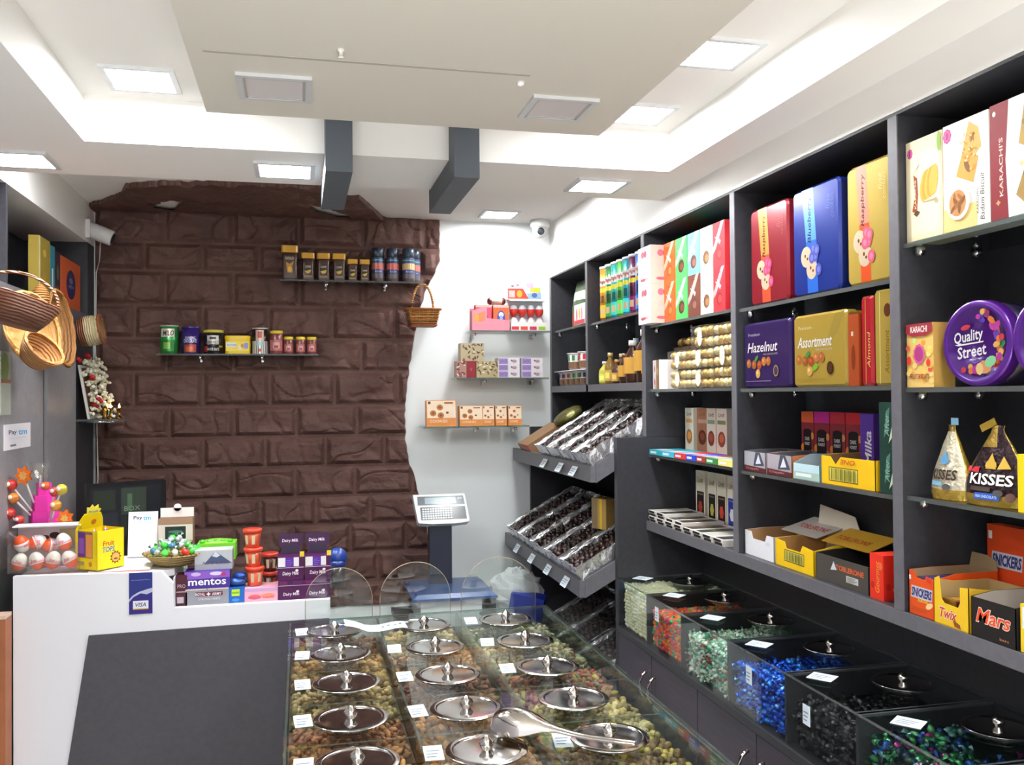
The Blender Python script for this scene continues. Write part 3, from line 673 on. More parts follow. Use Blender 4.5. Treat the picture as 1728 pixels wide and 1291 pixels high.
for ci, (x, rows) in enumerate(((.003, (0, 1, 2, 3, 4)), (.241, (1, 2, 3, 4)), (.493, (0, 1, 2, 4)))):
    for ri in rows:
        price_tag((x, LY[ri]+.008, ZG+.0005), rad((4, -3, 2, 5, -2)[ri]-6*(ci == 2)), f'pale blue price tag left of the {RN[ri]} steel lid, {["left","middle","right"][ci]} counter column', .036, .054, group='price tags on the glass counter', rot=(rad(7), 0, rad((4, -3, 2, 5, -2)[ri]-6*(ci == 2))))
# steel serving spoon lying bowl down
g = G(); vs = []; fs = []; P0 = [(0, .030), (.008, .042), (.045, .052), (.085, .046), (.11, .030), (.15, .020), (.20, .016), (.25, .018), (.29, .018)]; WD = [.026, .034, .044, .034, .014, .010, .010, .011, .009]
n = 9
for (s, z), w in zip(P0, WD):
    for k in range(n):
        a = math.pi*k/(n-1); hh = .044 if s < .06 else .036 if s < .1 else .010 if s < .12 else .005
        vs.append((s, -w*math.cos(a), z-hh+hh*math.sin(a)*1.0))
fs = [(i*n+k, (i+1)*n+k, (i+1)*n+k+1, i*n+k+1) for i in range(len(P0)-1) for k in range(n-1)]
g.add(vs, fs, C('#dcd6d2'), 0, True)
g.add([(v[0], v[1], v[2]-.0015) for v in vs], [f[::-1] for f in fs], C('#c8c2be'), 0, True)
o = g.build('serving_spoon', 'steel', loc=(.372, 1.765, ZG+.006), rz=rad(-36)); tag(o, 'large steel serving spoon lying bowl down across the counter lids', 'spoon')
m = o.modifiers.new('s', 'SUBSURF'); m.levels = m.render_levels = 2
# paper strip on the farthest left lid
g = G(); vs = []
for i in range(25):
    s = i/24; x = .175*s; z = .004+.020*max(0, 1-s*3)+.003*math.sin(s*9); vs += [(x, -.035, z), (x, .025, z+.004)]
g.add(vs, [(2*i, 2*i+2, 2*i+3, 2*i+1) for i in range(24)], C('#d9edf6'), 0, True)
for i in range(7): u = .07+.017*i; g.box(u, u+.009, -.010+.006*(i % 2), .004+.004*(i % 2), .0105+.003*math.sin(u/.2*9), .0108+.003*math.sin(u/.2*9), '#a9b8ca')
tag(g.build('paper_strip', 'card', loc=(.120, 2.605, ZG+.006), rz=rad(3)), 'white printed paper strip trailing from the farthest left lid to its neighbour', 'paper')
# stool seat peeping in at the bottom edge
st = thing('round_stool', 'dark brown round stool seat in front of the cash counter', 'stool', (-.41, 2.40, 0))
g = G(); g.lathe([(.0, .49), (.14, .49), (.158, .498), (.16, .51), (.15, .519), (.13, .522), (0, .522)], seg=36, cols='#3a211d'); g.build('seat', 'plastic', st)
for k in range(4): a = rad(45+90*k); g = G(); g.tube([(.11*math.cos(a), .11*math.sin(a), .49), (.15*math.cos(a), .15*math.sin(a), 0)], .012, '#555', 8); g.build('leg', 'steel', st)
# ================================================================ CASH COUNTER
cash = thing('cash_counter', 'white cash counter with dark slanted front panel beside the left wall', 'counter', (0, 0, 0))
g = G(); g.prism([(-.843, 0), (.093, 0), (.093, .893), (-.387, .893), (-.389, .970), (-.424, 1.009), (-.845, 1.016)], 3.0, 3.025, '#e9e9ee'); g.build('front_panel', 'paint', cash)
g = G(); g.prism([(-.76, .0), (.090, .0), (.090, .833), (-.633, .826)], 2.994, 2.9995, '#4a4850'); g.build('dark_panel', 'panel_laminate', cash)
g = G(); g.box(-.388, .093, 3.0255, 3.36, .865, .8875, '#e4e4e8'); g.build('tray_shelf', 'paint', cash)
g = G(); g.prism([(-.845, 3.0255), (-.430, 3.0255), (-.393, 3.062), (-.393, 3.36), (-.845, 3.36)], .985, 1.006, '#e4e4e8', axis='z'); g.build('top', 'paint', cash)
g = G(); g.box(-.392, -.388, 3.0255, 3.36, .8876, .984, '#dcdce0'); g.build('step_side', 'paint', cash)
g = G(); g.box(-.845, -.825, 3.0255, 3.36, 0, .985, '#e4e4e8'); g.box(.07, .092, 3.0255, 3.36, 0, .865, '#e4e4e8'); g.build('side_panel', 'paint', cash)
g = G(); g.box(-.889, -.885, 2.995, 3.30, .80, 1.135, '#fff'); g.build('glass_end', 'glass', cash)
g = G(); g.box(-.885, -.846, 2.93, 2.99, 0, .905, '#a9663f'); g.box(-.885, -.846, 2.93, 2.99, .905, .915, '#e8c8b4')
tag(g.build('wooden_post', 'wood'), 'orange brown wooden post at the left end of the white counter', 'post')
g = G(); g.box(-.034, .034, 0, .0015, 0, .128, '#2b357c'); a = Art(g, (-.034, 0, 0), (1, 0, 0), (0, 0, 1), .068, .128)
a.p([(0, .30), (0, .36), (.15, .45), (.4, .53), (.7, .58), (1, .62), (1, .52)], '#b9bdd6'); a.p([(0, .30), (.2, .42), (.5, .50), (.75, .47), (1, .36), (1, 0), (0, 0)], '#332b7c')
a.t('Accepted here', .5, .82, .8, .035, '#9aa6d8'); a.r(.17, .11, .83, .32, '#e8e8ee'); a.r(.17, .11, .83, .135, '#d9a52c'); a.t('VISA', .5, .225, .46, .10, '#22306c', .25, .01)
tag(g.build('card_sign', 'card', loc=(-.484, 2.998, .882)), 'blue card payment sticker on the white counter front', 'sign')

# clear box of chocolate eggs
eb = thing('egg_display', 'clear fronted white box on the counter holding orange and white eggs', 'display box', (-.775, 3.05, 1.0165))
g = G(); g.box(-.098, .098, .10, .104, 0, .135, '#eadde0'); a = Art(g, (-.098, .0995, 0), (1, 0, 0), (0, 0, 1), .196, .135)
a.r(.05, .25, .60, .9, '#e6d3d8'); a.e(.40, .6, .022, .020, '#b98a7c'); a.e(.40, .66, .02, .012, '#5d2f2a'); a.e(.55, .68, .018, .017, '#c49a8a'); a.e(.55, .74, .016, .010, '#4a2724'); a.r(.62, .4, .95, .88, '#c9b58c'); a.e(.66, .6, .014, .024, '#c23a3a')
g.box(-.098, .098, .04, .104, .135, .139, '#f0eef0'); g.build('backing', 'card', eb)
g = G(); g.box(-.1, .1, 0, .0012, 0, .085, '#fff'); g.box(-.1, -.0985, 0, .1, 0, .13, '#fff'); g.box(.0985, .1, 0, .1, 0, .13, '#fff'); g.build('window', 'clear_plastic', eb)
def egg():
    t = thing('chocolate_egg', 'x', 'egg', (0, 0, 0), 0, 'orange and white foil eggs')
    g = G(); g.ell((0, 0, 0), (.0222, .0222, .0285), '#f3efec', 16, 12, cut=(7, '#ee5a24')); a = Art(g, (-.012, -.0229, -.008), (1, 0, 0), (0, 0, 1), .024, .022)
    a.t('Joy', .5, .5, .8, .6, '#d4483c', .2, .01); g.build('shell', 'plastic', t); g = G(); g.lathe([(.0223, -.004), (.0228, 0), (.0223, .004)], seg=16, cols='#f6c9d8'); g.build('band', 'plastic', t); return t
e0 = egg()
EGG = [(-.075, .03, .028, 'bottom left', 20), (-.025, .028, .03, 'bottom row second', -15), (.022, .028, .03, 'bottom row third', 10), (.070, .03, .03, 'bottom right', -30),
       (-.072, .045, .082, 'top left, orange end up', 160), (-.033, .060, .084, 'upper row second, tipped', 70), (.048, .05, .083, 'top right', -20), (.006, .068, .070, 'middle, between the rows', 100)]
for i, (x, y, z, n, r) in enumerate(EGG):
    o = e0 if i == 0 else dup(e0, (0, 0, 0))
    o.location = (-.775+x, 3.05+y, 1.018+z); o.rotation_euler = (0, rad(r), rad(r*.3)); o['label'] = 'orange and white egg in the clear counter box, '+n

# pink lollipop tower
t = thing('lollipop_stand', 'bright pink stepped tower stand for lollipops behind the egg box', 'stand', (-.822, 3.245, 1.0065))
g = G(); z = 0
for r, h in ((.056, .115), (.046, .065), (.037, .050), (.023, .040)): g.lathe([(r, z), (r, z+h)], seg=6, cols='#f53bb8', smooth=False); z += h
g.build('tower', 'plastic', t)
def lolly(p, q, colr, label, r=.016, kind=0):
    p, q = Vector(p), Vector(q); t = thing('lollipop', label, 'lollipop', p, 0, 'lollipops in the pink tower')
    d = q-p; g = G(); g.tube([(0, 0, 0), tuple(d)], .0032, '#f2e6e6', 6); g.build('stick', 'plastic', t)
    g = G(); c = d+d.normalized()*r*.8
    if kind == 0:
        g.ell(tuple(c), (r, r, r), colr, 14, 10, cut=(4, shade(colr, .85))); g.ell(tuple(c+Vector((-.3*r, -.75*r, .2*r))), (.5*r, .35*r, .45*r), '#f4dcc8', 8, 6); g.build('candy', 'plastic', t)
    elif kind == 1:
        pts = []
        for i in range(14): a = 2*math.pi*i/14; k = r*(1.25 if i % 2 else .8); pts.append((k*math.cos(a), k*1.2*math.sin(a)))
        g.M = Matrix.Translation(c); g.prism(pts, -.006, .006, colr); g.prism([(x*.5, z*.5) for x, z in pts], -.009, .009, '#e8b060'); g.build('candy', 'wrap', t)
    else:
        g.M = Matrix.Translation(c); g.lathe([(r*.5, -r), (r*1.1, 0), (r*1.3, r)], seg=14, cols='#e9dde0', smooth=False, flute=-.15); g.ell((0, 0, 0), (r*.9, r*.5, r*.8), '#d98a9a', 10, 8); g.build('candy', 'clear_plastic', t)
B = (-.822, 3.245, .976)
def L(x, z, dx, dz, c, lab, r=.016, k=0): lolly((B[0]+x, B[1]-.045, B[2]+z), (B[0]+x+dx, B[1]-.07, B[2]+z+dz), c, lab, r, k)
L(-.035, .10, -.055, .055, '#e2b84a', 'yellow lollipop sticking out low on the left of the pink tower', .018)
L(-.030, .115, -.045, .085, '#d8342e', 'red and white lollipop at the far left of the pink tower', .018)
L(-.028, .13, -.020, .05, '#dd3a34', 'small red lollipop close to the left side of the pink tower', .015)
L(-.028, .20, -.035, .05, '#ee8a2c', 'orange and white lollipop below the star at the upper left', .017)
L(-.024, .215, -.045, .075, '#d5302c', 'glossy red lollipop at the upper left of the pink tower', .018)
L(-.018, .24, -.018, .075, '#f0782a', 'orange star shaped lollipop at the top left of the pink tower', .022, 1)
L(.0, .29, .008, .04, '#e9c', 'clear wrapped pink lollipop at the very top of the pink tower', .026, 2)
L(.02, .285, .004, .008, '#f0662c', 'small orange lollipop on the top step of the pink tower', .014)
L(.030, .19, .018, .075, '#d63a34', 'red lollipop at the upper right of the pink tower', .016)
L(.034, .19, .032, .08, '#d7c33a', 'yellow green lollipop at the upper right of the pink tower', .018)
L(.03, .165, .020, .055, '#e59a2e', 'amber lollipop halfway up the right of the pink tower', .018)
L(.045, .12, .030, .055, '#ee7426', 'orange crown shaped lollipop low on the right of the pink tower', .022, 1)
L(.05, .10, .035, .035, '#e98a94', 'pink and yellow star lollipop lowest on the right of the pink tower', .024, 1)

# yellow sweet box with a window
yb = thing('sweet_box', 'bright yellow sweet box with a cut out window on the white counter', 'sweet box', (-.583, 3.065, 1.0165), rad(50))
w, d, h = .10, .10, .122
g = G(); g.box(-w/2, w/2, 0, d, 0, h*.0+.002, '#f2d512'); g.box(-w/2, w/2, d-.002, d, 0, h, '#f2d512')
g.box(w/2-.002, w/2, 0, d, 0, h, '#efd21a'); g.box(-w/2, -w/2+.002, 0, d, 0, h, '#f2d512'); g.box(-w/2, w/2, 0, .002, 0, h, '#f4dc28')
A_ = Art(g, (-w/2, 0, 0), (1, 0, 0), (0, 0, 1), w, h)
A_.t('Fruit', .42, .66, .42, .13, '#c8482c', .1, .02); A_.t('TOPS', .42, .50, .46, .14, '#2f6fc0', .1, .02); A_.e(.68, .27, .022, .022, '#8a4a20', 22, 0, .3); A_.e(.68, .27, .014, .014, '#e0b060')
A_.e(.68, .23, .008, .003, '#8a4a20')
L2 = Art(g, (-w/2, d, 0), (0, -1, 0), (0, 0, 1), d, h); L2.r(.12, .30, .80, .97, '#8a6a50'); L2.r(.14, .32, .45, .95, '#6b2f8a'); L2.r(.17, .40, .40, .80, '#9a5cc0'); L2.r(.50, .32, .78, .90, '#ee9a4a'); L2.t('TOPS', .28, .15, .3, .1, '#2f6fc0', 0, .01); L2.e(.7, .15, .008, .008, '#c8782c')
g.build('carton', 'card', yb)
g = G(); g.M = Matrix.Translation((0, d-.002, h)) @ Matrix.Rotation(rad(18), 4, 'X')
g.prism([(-w/2, 0), (w/2, 0), (w/2-.008, .03), (w/2-.02, .05), (-w/2+.02, .05), (-w/2+.008, .03)], -.001, .001, '#f2d512'); a = Art(g, (-w/2, -.0011, 0), (1, 0, 0), (0, 0, 1), w, .07); a.e(.6, .28, .011, .011, '#c8782c', 16, 0, .25)
g.prism([(-.022, .05), (.022, .05), (.028, .062), (.018, .066), (.014, .078), (.002, .070), (-.008, .08), (-.014, .070), (-.026, .072)], -.001, .001, '#f0e04a'); a.t('Fruit', .5, .80, .35, .10, '#4a7ab8', .1, .015); g.build('flap', 'card', yb)
ROLL = [('purple', '#7a3a9a'), ('silver', '#c9c0cc'), ('orange', '#e88a3a')]
for s in range(6):
    q = yb.matrix_basis @ Vector((-.036+.0142*s, .030+.018*(s % 3), .003)); n, c = ROLL[s % 3]
    g = G(); g.lathe([(.0078, 0), (.0078, .108), (.004, .118)], seg=10, cols=c)
    tag(g.build('candy_roll', 'wrap', loc=tuple(Matrix.Rotation(yb.rotation_euler.z, 3, 'Z') @ Vector((-.036+.0142*s, .030+.018*(s % 3), .003))+Vector(yb.location))), f'{n} candy roll standing in the yellow box, {"left" if s < 3 else "right"} half', 'candy roll', 'candy rolls standing in the yellow box')
g = G(); g.box(-.09, .09, -.03, .10, 0, .006, '#f2f2f2'); g.box(-.09, .09, -.031, -.03, .002, .004, '#c0392b')
tag(g.build('notebook', 'card', loc=(-.555, 3.07, 1.0065)), 'white flat pad under the yellow sweet box', 'notebook')

# stands, basket and stacked packs on the right half of the counter
def standee(loc, rz, w, h, label, fn, name='payment_sign', rx=-8):
    g = G(); g.box(-w/2, w/2, 0, .004, 0, h, '#eef1f4'); fn(Art(g, (-w/2, 0, 0), (1, 0, 0), (0, 0, 1), w, h)); g.box(-w/2, w/2, 0, .035, 0, .003, '#dfe3e6')
    tag(g.build(name, 'plastic', loc=loc, rot=(rad(rx), 0, rz)), label, 'sign')
def paytm(a): a.t('Pay', .32, .86, .30, .10, '#26385e', 0, .02); a.t('tm', .63, .855, .26, .09, '#35a7dc', 0, .02); a.t('Accepted Here', .48, .76, .62, .04, '#8fa0b8'); a.r(.18, .60, .78, .62, '#d9dfe6')
standee((-.527, 3.30, 1.0075), 0, .095, .155, 'white payment sign with blue lettering behind the basket of sweets', paytm)
def wallsign(a): a.t('Pay', .30, .66, .30, .22, '#2d3d63', 0, .02); a.t('tm', .68, .65, .34, .20, '#2fa5dc', 0, .02); a.r(.15, .42, .8, .45, '#dcd9e2'); a.r(.2, .12, .42, .2, '#7a8590')
g = G(); g.box(-.14, .14, 0, .003, 0, .082, '#ece9ee'); wallsign(Art(g, (-.14, 0, 0), (1, 0, 0), (0, 0, 1), .28, .082)); tag(g.build('payment_sticker', 'card', loc=(XL+.0035, 3.255, 1.390), rz=rad(90)), 'white square payment sticker on the grey left wall', 'sticker')
g = G(); g.box(-.05, .05, 0, .002, 0, .20, '#b9c0b4'); a = Art(g, (-.05, 0, 0), (1, 0, 0), (0, 0, 1), .1, .2); a.e(.4, .75, .04, .05, '#8fa86a', 14, 0, .1); a.r(0, .5, 1, .56, '#a0705c'); tag(g.build('poster', 'card', loc=(XL+.003, 3.13, 1.503), rz=rad(90)), 'pale green poster on the left wall at the photo edge', 'poster')
cs = thing('counter_box', 'tall tan and white card box with a dark plaque behind the basket', 'box', (-.418, 3.285, 1.0066), 0)
g = G(); g.box(-.056, .056, 0, .06, 0, .13, '#8a6a55', top='#6a4a35'); a = faces(g, .112, .06, .13)['F']; a.r(0, 0, 1, .40, '#6a4638'); a.r(.02, .37, .98, .42, '#c79a58'); a.r(0, .42, 1, .85, '#cfc6bb'); a.r(0, .86, 1, 1, '#9a7a62'); a.r(.20, .47, .80, .80, '#20302c'); a.e(.5, .66, .024, .005, '#4f6f66'); a.lines(.30, .52, .70, .62, 2, '#50706a'); g.build('carton', 'card', cs)
g = G(); g.box(-.056, .054, .055, .058, .13, .162, '#e9e4e0'); g.lathe([(.0, .162), (.013, .162), (.013, .1621)], c=(0, .055, 0), seg=16, cols='#ddd'); g.M = Matrix.Translation((0, .056, .163)) @ Matrix.Rotation(rad(90), 4, 'X'); g.lathe([(.006, -.001), (.013, -.001), (.013, .001), (.006, .001)], seg=20, cols='#e4e0dc'); g.build('flap', 'card', cs)
bk = thing('candy_basket', 'shallow straw basket of wrapped sweets on the counter step', 'basket', (-.400, 3.13, 1.0066))
g = G(); g.lathe([(.045, 0), (.070, .012), (.092, .034), (.098, .040), (.094, .041), (.07, .018), (.045, .006)], seg=30, cols='#a98f55'); 
for i in range(40): a = 6.283*i/40; g.tube([(.05*math.cos(a), .05*math.sin(a), .002), (.1*math.cos(a+.35), .1*math.sin(a+.35), .043)], .0022, R_.choice(['#9b8148', '#b79d63', '#7d6636']), 5)
g.build('basket', 'wicker', bk)
SW = [('green', '#4cd84a'), ('clear', '#cfe2e6'), ('silver', '#bfc8d6'), ('white', '#eceaf0'), ('blue', '#5f93c8')]
k = 0; seen = set()
for lay, (rr, n, z) in enumerate(((.066, 13, .048), (.040, 9, .068), (.015, 4, .084))):
    for i in range(n):
        a = 6.283*i/n+lay*.4; nm, c = SW[(0 if (i*7+lay) % 3 == 0 else 1+(i+lay) % 4)]
        if lay == 0 and i == 11: nm, c = 'red', '#e2302c'
        g = G(); vs, fs = T_TW; s_ = .0155 if nm in ('green', 'red') else .0135; m = rrot(); g.add([tuple(m @ Vector((v[0]*s_, v[1]*s_, v[2]*s_))) for v in vs], fs, C(c), 0, True)
        side = ('right', 'back', 'left', 'front')[int(((a+.785) % 6.283)/1.571)]
        lb = f'{nm} wrapped sweet in the straw basket, {side} side of the {["lowest","middle","top"][lay]} layer'
        if lb in seen: lb += ', farther back'
        seen.add(lb)
        tag(g.build('wrapped_sweet', 'plastic' if nm in ('green', 'red', 'white') else 'wrap', loc=(-.400+rr*math.cos(a), 3.13+rr*.9*math.sin(a), 1.0066+z)), lb, 'sweet', 'wrapped sweets in the straw basket'); k += 1
TB = .8880
def mint(a): a['F'].r(0, .0, 1, .18, '#9aa0a6')
pack('gum_carton', 'plain maroon carton at the left end of the low counter tray', 'carton', (-.370, 3.045, TB), 0, .034, .098, .06, '#4a1f2c', lambda a: (a['F'].r(0, .45, 1, .48, '#b9aab0'), a['F'].r(.1, .1, .7, .3, '#b9b0b4'), a['F'].t('PRO', .5, .65, .7, .12, '#c9b0b8')))
def royal(a): f = a['F']; f.r(.23, .54, .86, .80, '#6a2f3c'); f.t('ROYAL', .34, .66, .22, .17, '#ece4e8', 0, .015); f.t('ARMY', .72, .66, .22, .17, '#ece4e8', 0, .015); f.e(.53, .66, .007, .007, '#f2eef0', 8, 0, .5); f.t('STRONG MINTS', .55, .36, .5, .12, '#d9d6d8'); f.r(0, .93, .48, 1, '#d8c8b8'); f.r(.52, .93, 1, 1, '#d8c8b8')
pack('mint_carton', 'grey carton with a maroon badge, under the purple carton', 'carton', (-.292, 3.045, TB), 0, .132, .052, .07, '#8e8f96', royal)
def mentos(a):
    f = a['F']; f.p([(0, 1), (1, 1), (1, .62), (0, .55)], '#8a5cc0'); f.e(.25, .85, .015, .006, '#c9b0dc'); f.e(.7, .86, .02, .006, '#d8d0e8'); f.e(.86, .8, .008, .006, '#b83a6a')
    f.t('mentos', .5, .38, .86, .42, '#2a2470', 0, .06); f.t('mentos', .5, .38, .84, .38, '#f4f2fa', 0, .02)
pack('sweet_carton', 'purple carton with large white lettering, stacked on the grey carton', 'carton', (-.292, 3.048, TB+.0523), 0, .138, .054, .07, '#4a2f94', mentos)
def alpine(a): f = a['F']; f.p([(.25, .3), (.55, .95), (1, .3)], '#4a5a78'); f.p([(.46, .7), (.55, .95), (.68, .72), (.58, .62)], '#cfd4dc'); f.r(0, 0, 1, .3, '#a6a8aa'); f.t('ALPENLIEBE', .55, .35, .7, .16, '#5a3a58')
pack('sweet_carton', 'grey carton with a blue mountain picture, on top of the purple one', 'carton', (-.275, 3.075, TB+.1066), 0, .116, .062, .07, '#b9bdbe', alpine)
g = G(); g.box(-.062, .062, 0, .09, 0, .055, '#7ed03a', top='#86dc3c'); g.ell((0, .045, .055), (.06, .045, .010), '#8ee044', 14, 6)
for i in range(5): g.ell((-.045+.022*i, .02, .060), (.011, .010, .008), '#4fb02a', 8, 6)
tag(g.build('sweet_pack', 'plastic', loc=(-.277, 3.195, TB+.1165)), 'lime green pack behind the mountain carton', 'pack')
g = G(); g.box(-.055, .055, 0, .06, 0, .116, '#5a4a40'); tag(g.build('box', 'card', loc=(-.277, 3.195, TB)), 'plain dark box hidden under the lime green pack', 'box')
def tub(loc, label, body, lid, group, r=.029):
    t = thing('sweet_tub', label, 'tub', loc, R_.uniform(0, 6), group)
    g = G(); g.lathe([(r*.78, 0), (r*.94, .052)], seg=22, cols=body); A_ = None
    for i in range(7):
        a = 6.283*i/7; g.box(-.006, .006, -.001, .001, 0, 0, '#fff') if False else g.add([(r*.83*math.cos(a-.2), r*.83*math.sin(a-.2), .012), (r*.83*math.cos(a+.2)*1.0, r*.83*math.sin(a+.2), .012), (r*.945*math.cos(a+.2), r*.945*math.sin(a+.2), .042), (r*.945*math.cos(a-.2), r*.945*math.sin(a-.2), .042)], [(0, 1, 2, 3)], C(['#d8c8a0', '#b0463a', '#6f7f5a'][i % 3]))
    g.build('cup', 'plastic', t)
    g = G(); g.lathe([(r*.92, .050), (r*1.06, .050), (r*1.08, .057), (r*1.0, .0615), (0, .0605)], seg=26, cols=lid); g.build('tub_lid', 'plastic', t)
for i, n in enumerate(('lowest', 'middle', 'topmost')): tub((-.150+(.003, -.002, -.004)[i], 3.095, TB+.046+.062*i), f'small tub with orange red lid, {n} of the front stack of three', '#d9623e', '#e8432a', 'orange lidded sweet tubs')
for i, n in enumerate(('lower', 'upper')): tub((-.100, 3.155, TB+.0165+.062*i), f'dark brown tub with red lid, {n} of two behind the orange stack', '#4a2622', '#c23a2a', 'brown red lidded tubs', .027)
g = G(); g.box(-.03, .03, -.03, .03, 0, .015, '#6a3a30'); tag(g.build('box', 'card', loc=(-.100, 3.155, TB)), 'flat brown carton under the brown tubs', 'box')
pack('wafer_carton', 'flat pink carton with pictures, under the orange lidded tubs', 'carton', (-.125, 3.048, TB), 0, .104, .044, .10, '#e9a9bc', lambda a: (a['F'].e(.3, .35, .02, .008, '#d86a7a'), a['F'].e(.7, .4, .022, .008, '#e08a70'), a['F'].r(0, .75, 1, 1, '#c9a0c8'), a['F'].t('cotton candy', .5, .3, .8, .2, '#c23a5a')))
pack('gum_carton', 'blue carton with a yellow green badge in the low tray', 'carton', (-.205, 3.048, TB), 0, .056, .050, .06, '#1f5fae', lambda a: (a['F'].r(.28, .45, .72, .88, '#b9d83a'), a['F'].e(.5, .2, .012, .005, '#4a8ad8'), a['F'].r(.3, .6, .7, .72, '#7aa82a')))
g = G(); g.ell((0, 0, .012), (.032, .025, .016), '#3a5a9a', 12, 8); g.ell((.01, .005, .030), (.022, .02, .014), '#2a4a9a', 12, 8)
tag(g.build('snack_pouch', 'wrap', loc=(-.204, 3.08, TB+.050)), 'crumpled dark blue pouch on the blue carton', 'pouch')
def dairy(loc, label, opened, top2=None):
    t = thing('chocolate_carton', label, 'carton', loc, 0, 'purple chocolate display cartons')
    w, d, h = .083, .07, .064 if not opened else .074; g = G(); g.box(-w/2, w/2, 0, d, 0, h, '#4a1648'); f = faces(g, w, d, h)['F']
    f.t('Dairy Milk', .5, .28, .62, .20, '#efe6ee', .12, .012); f.e(.74, .42, .005, .004, '#efe6ee'); f.r(0, .54 if opened else .72, 1, .57 if opened else .745, '#cbb8c6')
    if opened: f.r(.02, .60, .30, 1, '#e6e2e6'); f.r(.30, .58, .62, 1, '#5a2f9a'); f.r(.62, .60, .82, 1, '#e6e2e6'); f.lines(.34, .62, .58, .95, 4, '#8a6ac0', .3)
    else: f.r(.06, .78, .35, .95, '#6a1f5c'); f.r(.55, .78, .9, .95, '#5a1f5c')
    g.build('carton', 'card', t)
    if opened:
        g = G(); g.M = Matrix.Translation((0, d-.004, h)) @ Matrix.Rotation(rad(-6), 4, 'X'); g.prism([(-.036, 0), (.036, 0), (.030, .022), (.040, .034), (.040, .068), (-.038, .068), (-.038, .030), (-.028, .02)], -.001, .001, '#3a1a40')
        f = Art(g, (-.04, -.0011, 0), (1, 0, 0), (0, 0, 1), .08, .056); f.t('Dairy Milk', .48, .78, .66, .24, '#e8dce6', .12, .012); f.r(.2, .08, .8, .5, '#2c2238'); g.build('flap', 'card', t)
        g = G(); g.M = Matrix.Translation((w/2-.006, .01, h)); g.box(-.006, .008, 0, .002, 0, .016, '#e8cf3a'); g.build('price_flash', 'card', t)
dairy((-.030, 3.045, TB), 'dark purple chocolate carton, lower left of the stacked four', False)
dairy((.053, 3.045, TB), 'dark purple chocolate carton, lower right of the stacked four', False)
dairy((-.032, 3.045, TB+.0645), 'opened purple chocolate carton, upper left of the stacked four', True)
dairy((.055, 3.045, TB+.0645), 'opened purple chocolate carton, upper right of the stacked four', True)
# dark monitor behind
mn = thing('monitor', 'black monitor tilted behind the egg box and yellow sweet box', 'monitor', (-.70, 4.02, .82), rad(28))
g = G(); g.box(-.16, .16, 0, .03, .14, .385, '#1b1b1f'); f = Art(g, (-.16, 0, .14), (1, 0, 0), (0, 0, 1), .32, .245); f.r(.04, .07, .93, .93, '#23252a'); f.r(.08, .55, .35, .88, '#30382f'); f.r(.42, .45, .74, .90, '#39433a'); f.r(.5, .5, .56, .8, '#4f6a50'); f.t('BOX', .56, .55, .2, .08, '#7f9a84'); f.r(.1, .1, .38, .5, '#2e3038'); f.r(.42, .1, .74, .42, '#262c2a'); g.build('screen', 'plastic', mn)
g = G(); g.box(-.02, .02, .01, .03, .01, .14, '#222'); g.lathe([(.1, 0), (.1, .01)], c=(0, .02, 0), seg=24, cols='#222'); g.build('stand', 'plastic', mn)
g = G(); g.box(-.89, -.50, 3.85, 4.3, .79, .82, '#333'); g.box(-.89, -.87, 3.85, 4.3, 0, .79, '#333'); g.box(-.52, -.50, 3.85, 4.3, 0, .79, '#333')
tag(g.build('side_desk', 'laminate'), 'low dark desk under the monitor by the stone wall', 'desk')
g = G(); g.ell((0, 0, .03), (.035, .03, .035), '#26418f', 12, 8); g.lathe([(.03, 0), (.03, .02)], seg=12, cols='#26418f')
tag(g.build('blue_cap', 'plastic', loc=(.125, 3.22, TB+.071)), 'small blue rounded cap behind the purple cartons', 'cap')
g = G(); g.lathe([(.026, 0), (.03, .07)], seg=14, cols='#2a1f20'); tag(g.build('dark_canister', 'plastic', loc=(.125, 3.22, TB)), 'dark canister under the blue rounded cap', 'canister')

# ================================================================ LEFT WALL: high cupboard, baskets, garland
def sbox(y0, y1, h, d, col, label, fn=None, x=XL-.01):
    pack('gift_box', label, 'box', (x-.0, (y0+y1)/2, 1.9205), rad(90), y1-y0, h, d, col, fn)
sbox(3.55, 3.70, .225, .035, '#9a8438', 'olive gold box in the high left cupboard', lambda a: (a['F'].r(.0, 0, .12, 1, '#d6cf9a'), a['F'].e(.5, .75, .02, .014, '#c9a84a'), a['F'].e(.5, .35, .02, .02, '#b08a3a')))
sbox(3.705, 3.77, .215, .035, '#2f7a86', 'thin teal box beside the olive gold box in the high cupboard', lambda a: a['F'].r(.3, .2, .6, .6, '#d8e8ea'))
sbox(3.775, 3.85, .205, .035, '#3a2230', 'dark maroon box in the high left cupboard, left of the orange one', lambda a: (a['F'].e(.5, .6, .016, .03, '#5a6a4a'), a['F'].e(.4, .3, .02, .012, '#7a3a3a')))
sbox(3.86, 4.18, .20, .05, '#c85a30', 'orange box with a dark oval in the high left cupboard', lambda a: (a['F'].e(.5, .5, .075, .06, '#2c2350', 24), a['F'].e(.5, .58, .03, .012, '#6a6a8a'), a['F'].t('ARJUN', .5, .45, .3, .08, '#8a8ab0')))
